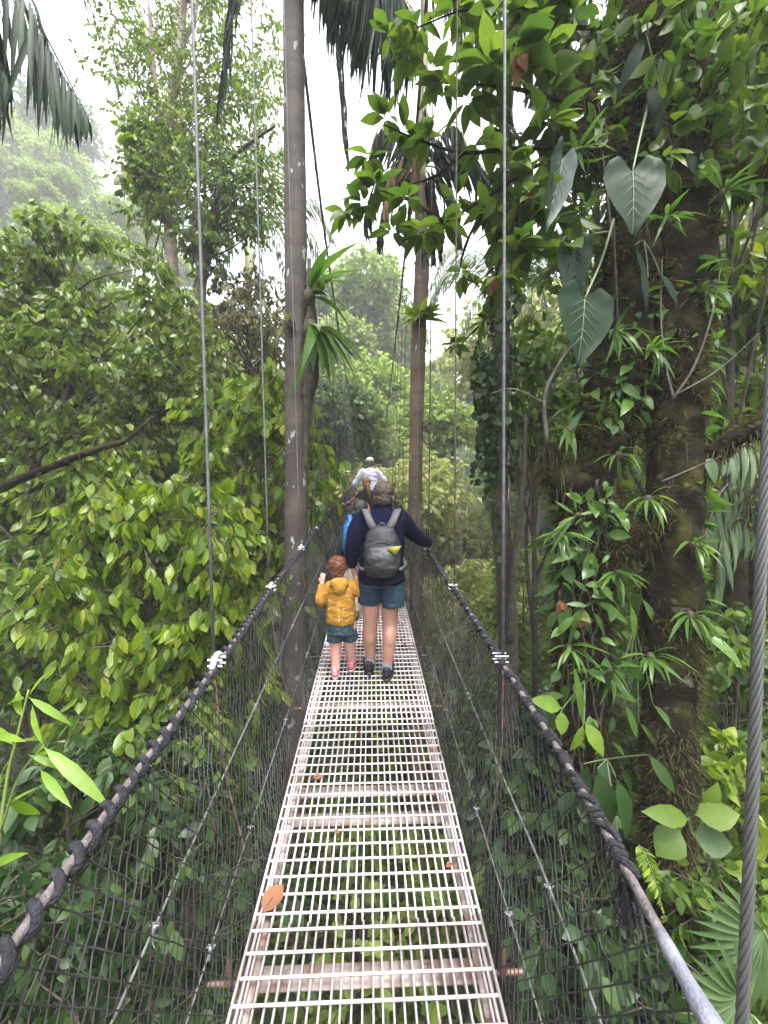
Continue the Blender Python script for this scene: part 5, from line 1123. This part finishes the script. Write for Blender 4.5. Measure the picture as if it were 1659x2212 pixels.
def adult_with_pack():
    r = person("adult in navy fleece and teal shorts carrying a grey backpack, one hand on the rail", 3.08, -.02); slope = .13
    zf = lambda y: slope * y
    # body
    mb = MB(); loft(mb, [(0, 0, .74, .15, .1), (0, 0, .82, .165, .115), (0, 0, .95, .14, .1), (0, 0, 1.12, .16, .105), (0, 0, 1.24, .16, .09), (.0, 0, 1.33, .07, .06)])
    g, rot = head(mb, (.018, .02, 1.445), 1.0, -.1, (.01, 0, 1.3)); 
    limb(mb, [(-.078, 0, .78), (-.09, .02, .43), (-.094, .03, .3), (-.092, .06, .085)], [.088, .06, .058, .036]); limb(mb, [(.07, 0, .78), (.066, .015, .43), (.062, -.03, .3), (.044, -.035, .07)], [.088, .06, .06, .036])
    ell(mb, (-.092, .012, .32), (.05, .05, .09), 12, 8); ell(mb, (.062, -.045, .31), (.052, .052, .09), 12, 8)
    limb(mb, [(-.17, 0, 1.25), (-.225, -.03, 1.04), (-.238, .03, .88)], [.05, .038, .027]); limb(mb, [(.17, 0, 1.25), (.31, .24, 1.09), (.43, .52, 1.025)], [.05, .038, .027])
    hand(mb, (-.238, .03, .885), (.1, .1, -1), (1, .25, 0), .17, .5, -1); hand(mb, (.425, .50, 1.03), (.14, .85, -.12), (.25, 0, -1), .17, .75, 1)
    solid(mb, "body", M_skin, r, .0055, 3); eyes(r, g, 1.0)
    # fleece
    mb = MB(); loft(mb, [(0, 0, .745, .183, .132), (0, 0, .80, .19, .14), (0, 0, .95, .178, .128), (0, 0, 1.1, .19, .13), (0, 0, 1.22, .185, .118), (.005, 0, 1.30, .12, .095), (.012, .005, 1.345, .075, .075), (.014, .005, 1.385, .07, .072)])
    limb(mb, [(-.15, 0, 1.255), (-.205, -.02, 1.16), (-.232, -.03, 1.03), (-.242, .03, .90)], [.078, .07, .058, .045]); limb(mb, [(.15, 0, 1.255), (.225, .1, 1.18), (.315, .24, 1.095), (.43, .51, 1.03)], [.078, .07, .058, .044]); ell(mb, (.44, .535, 1.035), (.044, .05, .036), 12, 8)
    solid(mb, "fleece", M_navy, r, .008, 5, .006, 13)
    mb = MB(); loft(mb, [(0, 0, .725, .17, .115), (0, 0, .78, .182, .13), (0, 0, .84, .17, .12)]); limb(mb, [(-.085, 0, .76), (-.1, .02, .585)], [.1, .092], ends=False); limb(mb, [(.085, 0, .76), (.096, -.02, .56)], [.1, .092], ends=False)
    solid(mb, "shorts", M_teal, r, .008, 3, .005, 15)
    # hair: cropped brown
    mb = MB(); ell(mb, g(0, -.02, .035), (.084, .09, .092), 20, 12, rot); ell(mb, g(0, -.045, -.02), (.076, .06, .075), 18, 10, rot); ell(mb, g(0, .02, .085), (.066, .07, .042), 16, 8, rot); solid(mb, "hair", M_hair_b, r, .005, 1, .005, 48)
    for s, heel, yaw in ((-1, (-.097, .0, .0), -.08), (1, (.038, -.09, -.012), .12)):
        mb = MB(); shoe(mb, (heel[0], heel[1], heel[2] + .012), yaw, .25, .098, .085, -.13); o = solid(mb, "shoe", M_black, r, .006, 3)
        mb = MB(); sole(mb, (heel[0], heel[1], heel[2]), yaw, .255, .1, .024, -.13); mb.build("sole", M_packd, o)
        mb = MB(); a = (-.094, .055, .085) if s < 0 else (.043, -.035, .07); limb(mb, [np.array(a) + (0, 0, 0), np.array(a) + (0, 0, .055)], [.044, .041], ends=False); mb.build("sock", M_tealsock, r)
    # backpack: a thing of its own
    L = np.array(r.location); bp = thing("backpack", "grey daypack with a yellow flap poking out, worn on the navy fleece", "backpack", L + (0, -.17, .85))
    off = lambda mb: [mb.V.__setitem__(q, (mb.V[q] - np.array((0, -.17, .85))).astype(np.float32)) for q in range(len(mb.V))]
    mb = MB(); loft(mb, [(.005, -.185, .83, .10, .06), (.005, -.2, .88, .135, .095), (.005, -.2, .98, .14, .1), (.005, -.19, 1.09, .132, .085), (.005, -.175, 1.18, .1, .06), (.005, -.165, 1.215, .06, .035)]); off(mb); solid(mb, "bag", M_pack, bp, .008, 4, .008, 11)
    mb = MB(); loft(mb, [(.012, -.235, .84, .09, .05), (.012, -.262, .9, .118, .062), (.012, -.265, 1.0, .122, .05), (.01, -.25, 1.07, .10, .03)]); off(mb); solid(mb, "front_pocket", M_packd, bp, .008, 4, .008, 12)
    for s in (-1, 1):
        mb = MB(); band(mb, [(s * .055, -.16, 1.185), (s * .095, -.14, 1.26), (s * .128, -.05, 1.335), (s * .135, .07, 1.29), (s * .135, .135, 1.15), (s * .15, .12, .98), (s * .17, .0, .9), (s * .13, -.12, .87)], .055, .012, (1, 0, 0)); off(mb); mb.build("shoulder_strap", M_strapg, bp)
    mb = MB(); c = np.array((.09, -.315, 1.045)); V = np.array([(-.06, .02, .015), (.07, -.02, .04), (.015, -.03, -.045), (-.02, 0, -.022)]); V = V * .78; V = np.concatenate([c + V, c + V + (0, .006, .0)]); mb.add(V, [[0, 3, 2, 1], [4, 5, 6, 7], [0, 1, 5, 4], [1, 2, 6, 5], [2, 3, 7, 6], [3, 0, 4, 7]]); off(mb); mb.build("yellow_flap", M_yellow, bp, smooth=False)
    mb = MB(); tube(mb, spline([(-.03, -.17, 1.2), (.005, -.19, 1.235), (.04, -.17, 1.2)], 10), .007, 6); off(mb); mb.build("grab_loop", M_strapg, bp)
    for z, xx in ((1.1, .075), (1.01, .11)):
        mb = MB(); a = np.linspace(-1, 1, 14); tube(mb, np.stack([.005 + xx * a, -.272 - .018 * (1 - a * a) + (.0 if z < 1.05 else .012), z - .03 * a * a], -1), .004, 5); off(mb); mb.build("zip", M_strapg, bp)
adult_with_pack()

def toddler():
    r = person("toddler with copper curls in dotted mustard hoodie and denim shorts, holding the adult's hand", 3.1, -.33); k = .74
    mb = MB(); loft(mb, [(-.01, 0, .36, .1, .085), (-.01, 0, .45, .1, .085), (-.01, 0, .6, .095, .08), (-.015, 0, .72, .09, .065), (-.03, 0, .775, .04, .04)]); g, rot = head(mb, (-.042, .015, .862), k, .15, (-.03, 0, .74), .04)
    limb(mb, [(-.058, 0, .4), (-.062, .01, .22), (-.058, -.01, .06)], [.062, .048, .032]); limb(mb, [(.045, 0, .4), (.05, .045, .23), (.056, .09, .085)], [.062, .048, .032])
    limb(mb, [(-.105, 0, .715), (-.175, .0, .61), (-.178, .06, .72)], [.034, .03, .02]); limb(mb, [(.085, 0, .72), (.13, -.01, .67), (.108, .02, .775)], [.034, .03, .02])
    hand(mb, (-.178, .062, .72), (.05, .1, 1), (.3, 1, 0), .108, .25, 1); hand(mb, (.107, .022, .785), (-.15, .1, 1), (-.5, .5, .3), .105, .9, -1)
    solid(mb, "body", M_skin_fair, r, .0045, 2); eyes(r, g, k)
    mb = MB(); loft(mb, [(-.015, 0, .425, .118, .1), (-.015, 0, .47, .12, .105), (-.015, 0, .6, .112, .098), (-.02, 0, .7, .108, .085), (-.03, 0, .755, .075, .065)]); limb(mb, [(-.09, 0, .715), (-.15, -.005, .64), (-.18, .0, .6), (-.182, .05, .70)], [.055, .048, .048, .034]); limb(mb, [(.06, 0, .715), (.11, -.008, .68), (.135, -.005, .675), (.112, .02, .755)], [.055, .048, .046, .034])
    ell(mb, (-.025, -.062, .75), (.078, .05, .05), 14, 8); ell(mb, (-.02, -.085, .715), (.055, .035, .05), 14, 8)
    solid(mb, "hoodie", M_dots, r, .006, 4, .006, 17)
    mb = MB(); loft(mb, [(-.01, 0, .34, .112, .092), (-.01, 0, .44, .108, .095)]); limb(mb, [(-.065, 0, .37), (-.068, .005, .275)], [.064, .066], ends=False); limb(mb, [(.048, .005, .37), (.055, .03, .285)], [.064, .066], ends=False); solid(mb, "shorts", M_denim, r, .006, 3, .005, 20)
    mb = MB(); ell(mb, g(0, -.015, .035), np.array((.088, .1, .092)) * k, 18, 12, rot); ell(mb, g(0, -.045, -.03), np.array((.078, .06, .07)) * k, 16, 10, rot); h = solid(mb, "hair", M_hair_r, r, .006, 1, .012, 45)
    curls(r, M_hair_r, g(0, -.012, .02), np.array((.088, .096, .09)) * k, 330, .026, .008).build("curl", M_hair_r, h)
    for heel, yaw, pt in (((-.058, -.07, -.01), .0, -.13), ((.058, .03, .008), .12, -.13)):
        mb = MB(); shoe(mb, np.array(heel) + (0, 0, .012), yaw, .15, .066, .06, pt); o = solid(mb, "shoe", M_pinkshoe, r, .005, 3); mb = MB(); sole(mb, heel, yaw, .152, .066, .016, pt); mb.build("sole", M_pinksole, o)
        mb = MB(); a = np.array((heel[0], heel[1] + .06, heel[2] + .065)); limb(mb, [a, a + (0, 0, .03)], [.036, .035], ends=False); mb.build("sock", M_pinksole, r)
toddler()

def simple_walker(r, H_, skin, top, bottom, hairm, head_c, yaw, arms, hem, leg_hem, shoe_m, long_legs, kshoulder, name_top, sleeve=1.0, sr=1.0, feet=((-.08, 0), (.08, .1)), topmat_wr=.008):
    k = H_ / 1.6; kh = .22 * min(1, .75 + .25 * k) / .22
    sh = .82 * H_; hp = .5 * H_
    mb = MB(); loft(mb, [(0, 0, hp - .02, .14 * k, .1 * k), (0, 0, hp + .06 * k, .15 * k, .11 * k), (0, 0, hp + .2 * k, .125 * k, .1 * k), (0, 0, hp + .38 * k, .15 * k, .1 * k), (0, 0, sh - .02, .15 * k, .08 * k), (head_c[0] * .5, 0, sh + .06 * k, .06 * k, .055 * k)])
    g, rot = head(mb, head_c, kh, yaw, (head_c[0] * .5, 0, sh + .03), .05 * k)
    for (fx, fy), s in zip(feet, (-1, 1)): limb(mb, [(s * .075 * k, 0, hp), ((s * .075 * k + fx) / 2, fy * .6, hp * .55), (fx, fy - .02, hp * .36), (fx, fy, .085)], [.08 * k, .058 * k, .055 * k, .034 * k])
    for (e, wr, pd, pn, th) in arms:
        s = -1 if e[0] < 0 else 1; limb(mb, [(s * .16 * k, 0, sh - .03), e, wr], [.045 * k, .036 * k, .025 * k]); hand(mb, wr, pd, pn, .17 * k, .7, th)
    solid(mb, "body", skin, r, .0065, 3); eyes(r, g, kh)
    mb = MB(); loft(mb, [(0, 0, hem, .17 * k, .125 * k), (0, 0, hem + .1 * k, .168 * k, .125 * k), (0, 0, hp + .3 * k, .165 * k, .12 * k), (0, 0, sh - .04, .17 * k, .105 * k), (head_c[0] * .3, 0, sh + .03 * k, .1 * k, .08 * k), (head_c[0] * .5, 0, sh + .065 * k, .07 * k, .065 * k)])
    for (e, wr, pd, pn, th) in arms:
        s = -1 if e[0] < 0 else 1; a = np.array((s * .14 * k, 0, sh - .025)); e = np.array(e); wr = np.array(wr)
        if sleeve >= 1: limb(mb, [a, (a + e) / 2 + (0, 0, .01), e, e + (wr - e) * .93], [.07 * k * sr, .062 * k * sr, .052 * k * sr, .04 * k * sr])
        else: limb(mb, [a, (a + e) / 2 + (0, 0, .01), a + (e - a) * (sleeve / .6)], [.08 * k, .078 * k, .07 * k])
    solid(mb, name_top, top, r, .009, 4, topmat_wr, 12)
    mb = MB(); loft(mb, [(0, 0, hp - .06 * k, .155 * k, .115 * k), (0, 0, hp + .1 * k, .155 * k, .115 * k)])
    for (fx, fy), s in zip(feet, (-1, 1)):
        x1 = (s * .075 * k + fx) / 2
        if long_legs: limb(mb, [(s * .078 * k, 0, hp), (x1, fy * .6, hp * .55), (fx, fy - .02, hp * .36), (fx, fy, .1)], [.095 * k, .078 * k, .07 * k, .06 * k], ends=False)
        else: limb(mb, [(s * .078 * k, 0, hp), (x1, fy * .5, leg_hem)], [.098 * k, .092 * k], ends=False)
    solid(mb, "trousers" if long_legs else "shorts", bottom, r, .009, 3, .006, 12)
    for (fx, fy) in feet:
        h = np.array((fx, fy - .055, .13 * (fy - .055) + .002)); mb = MB(); shoe(mb, h + (0, 0, .012), 0, .24 * k, .095 * k, .085 * k, -.13); o = solid(mb, "shoe", shoe_m, r, .007, 3); mb = MB(); sole(mb, h, 0, .245 * k, .097 * k, .022, -.13); mb.build("sole", M_packd, o)
    return g, rot, kh

def child_blue_pack():
    r = person("dark-haired child with a blue backpack and beige trousers, glancing sideways beyond the adult", 4.2, -.28); kk = 1.29 / 1.6
    g, rot, kh = simple_walker(r, 1.29, M_skin_dark, M_jacket, M_beige, M_hair_k, (.045, .0, 1.185), -1.15, [((-.19, -.02, .8), (-.2, .06, .63), (.05, .1, -1), (1, .2, 0), -1), ((.19, .05, .8), (.2, .12, .64), (0, .2, -1), (-1, .2, 0), 1)], .6, .3, pmat("brown_shoe", (.14, .075, .05), .6), True, 1, "jacket", feet=((-.03, 0), (.17, .02)))
    mb = MB(); ell(mb, g(0, -.02, .032), np.array((.083, .092, .09)) * kh, 20, 12, rot); ell(mb, g(0, -.055, -.02), np.array((.072, .05, .07)) * kh, 18, 10, rot); ell(mb, g(0, -.1, -.035), np.array((.03, .03, .04)) * kh, 12, 8, rot); solid(mb, "hair", M_hair_k, r, .007, 3, .003, 30)
    L = np.array(r.location); o0 = np.array((-.03, -.12, .8)); bp = thing("backpack", "bright blue child's backpack with a dark teal base, half hidden behind the adult's sleeve", "backpack", L + o0)
    off = lambda mb: [mb.V.__setitem__(q, (mb.V[q] - o0).astype(np.float32)) for q in range(len(mb.V))]
    mb = MB(); loft(mb, [(-.03, -.16, .88, .118, .07), (-.03, -.17, .97, .122, .075), (-.03, -.16, 1.05, .1, .06), (-.03, -.145, 1.085, .06, .03)]); off(mb); solid(mb, "bag", M_blue, bp, .008, 4, .006, 14)
    mb = MB(); loft(mb, [(-.03, -.16, .74, .1, .06), (-.03, -.175, .79, .126, .082), (-.03, -.178, .885, .125, .08), (-.03, -.17, .91, .11, .06)]); off(mb); solid(mb, "base_panel", M_tealn, bp, .008, 4, .006, 14)
    for s in (-1, 1):
        mb = MB(); band(mb, [(-.03 + s * .05, -.13, 1.06), (s * .085, -.08, 1.12), (s * .095, .03, 1.125), (s * .1, .115, 1.0), (s * .125, .06, .84), (s * .1, -.11, .8)], .045, .012, (1, 0, 0)); off(mb); mb.build("shoulder_strap", M_blue, bp)
child_blue_pack()

def ponytail_girl():
    r = person("girl with auburn ponytail in dark brown top, arms spread to both rope rails", 6.7, -.31)
    g, rot, kh = simple_walker(r, 1.42, M_skin_fair, M_brownt, M_denim, M_hair_a, (.0, .0, 1.305), .1, [((-.34, .1, .95), (-.52, .28, .985), (-.35, .6, -.15), (-.2, 0, -1), -1), ((.34, .1, .95), (.54, .28, 1.0), (.35, .6, -.15), (.2, 0, -1), 1)], .68, .45, M_black, False, 1, "long_sleeve_top", sr=.74)
    mb = MB(); ell(mb, g(0, -.02, .032), np.array((.085, .095, .092)) * kh, 20, 12, rot); ell(mb, g(0, -.05, -.02), np.array((.075, .055, .07)) * kh, 18, 10, rot); h = solid(mb, "hair", M_hair_a, r, .007, 2, .006, 30)
    mb = MB(); limb(mb, [g(.01, -.1, .0), g(.02, -.14, -.05), g(.035, -.14, -.15), g(.055, -.125, -.28)], [.024, .038, .036, .012]); solid(mb, "ponytail", M_hair_gold, r, .006, 2, .006, 35)
    mb = MB(); tube(mb, [g(.01, -.105, .004), g(.012, -.118, -.012)], .027, 10); mb.build("hair_tie", M_black, r)
ponytail_girl()

def man_with_cap():
    r = person("man in pale cap and loose lilac plaid shirt leading the line, hands on both ropes", 8.8, -.32)
    g, rot, kh = simple_walker(r, 1.72, M_skin_fair, M_plaid, M_khaki, M_hair_g, (.0, .0, 1.6), 0, [((-.34, .06, 1.14), (-.52, .32, 1.0), (-.3, .7, -.2), (-.2, 0, -1), -1), ((.34, .06, 1.16), (.5, .32, 1.01), (.3, .7, -.2), (.2, 0, -1), 1)], .82, .5, M_black, False, 1, "plaid_shirt", sleeve=.66, topmat_wr=.012)
    mb = MB(); ell(mb, g(0, -.02, .01), np.array((.08, .09, .08)) * kh, 18, 10, rot); ell(mb, g(0, -.05, -.025), np.array((.072, .05, .06)) * kh, 16, 8, rot); solid(mb, "hair", M_hair_g, r, .008, 2, .004, 30)
    mb = MB(); ell(mb, g(0, -.008, .058), np.array((.09, .103, .075)) * kh, 20, 12, rot); cp = solid(mb, "cap", M_cap, r, .007, 3)
    mb = MB(); ell(mb, g(0, .12, .045), np.array((.07, .06, .008)) * kh, 18, 6, rot); mb.build("brim", M_cap, cp)
man_with_cap()

# ---------------------------------------------------------------- haze
mb = MB(); box(mb, (0, 52, 27.5), (118, 0, 0), (0, 88, 0), (0, 0, 37.2)); hz = mb.build("haze", None, smooth=False); tag(hz, "thin pale mist hanging in the valley air", "haze", kind="stuff")
hm = bpy.data.materials.new("haze_air"); hm.use_nodes = True; t = hm.node_tree; t.nodes.remove(t.nodes['Principled BSDF'])
pv = t.nodes.new("ShaderNodeVolumePrincipled"); pv.inputs['Color'].default_value = (.95, .94, 1.0, 1); pv.inputs['Density'].default_value = .0022; pv.inputs['Anisotropy'].default_value = 0.0
t.links.new(pv.outputs[0], t.nodes['Material Output'].inputs['Volume']); hz.data.materials.clear(); hz.data.materials.append(hm)
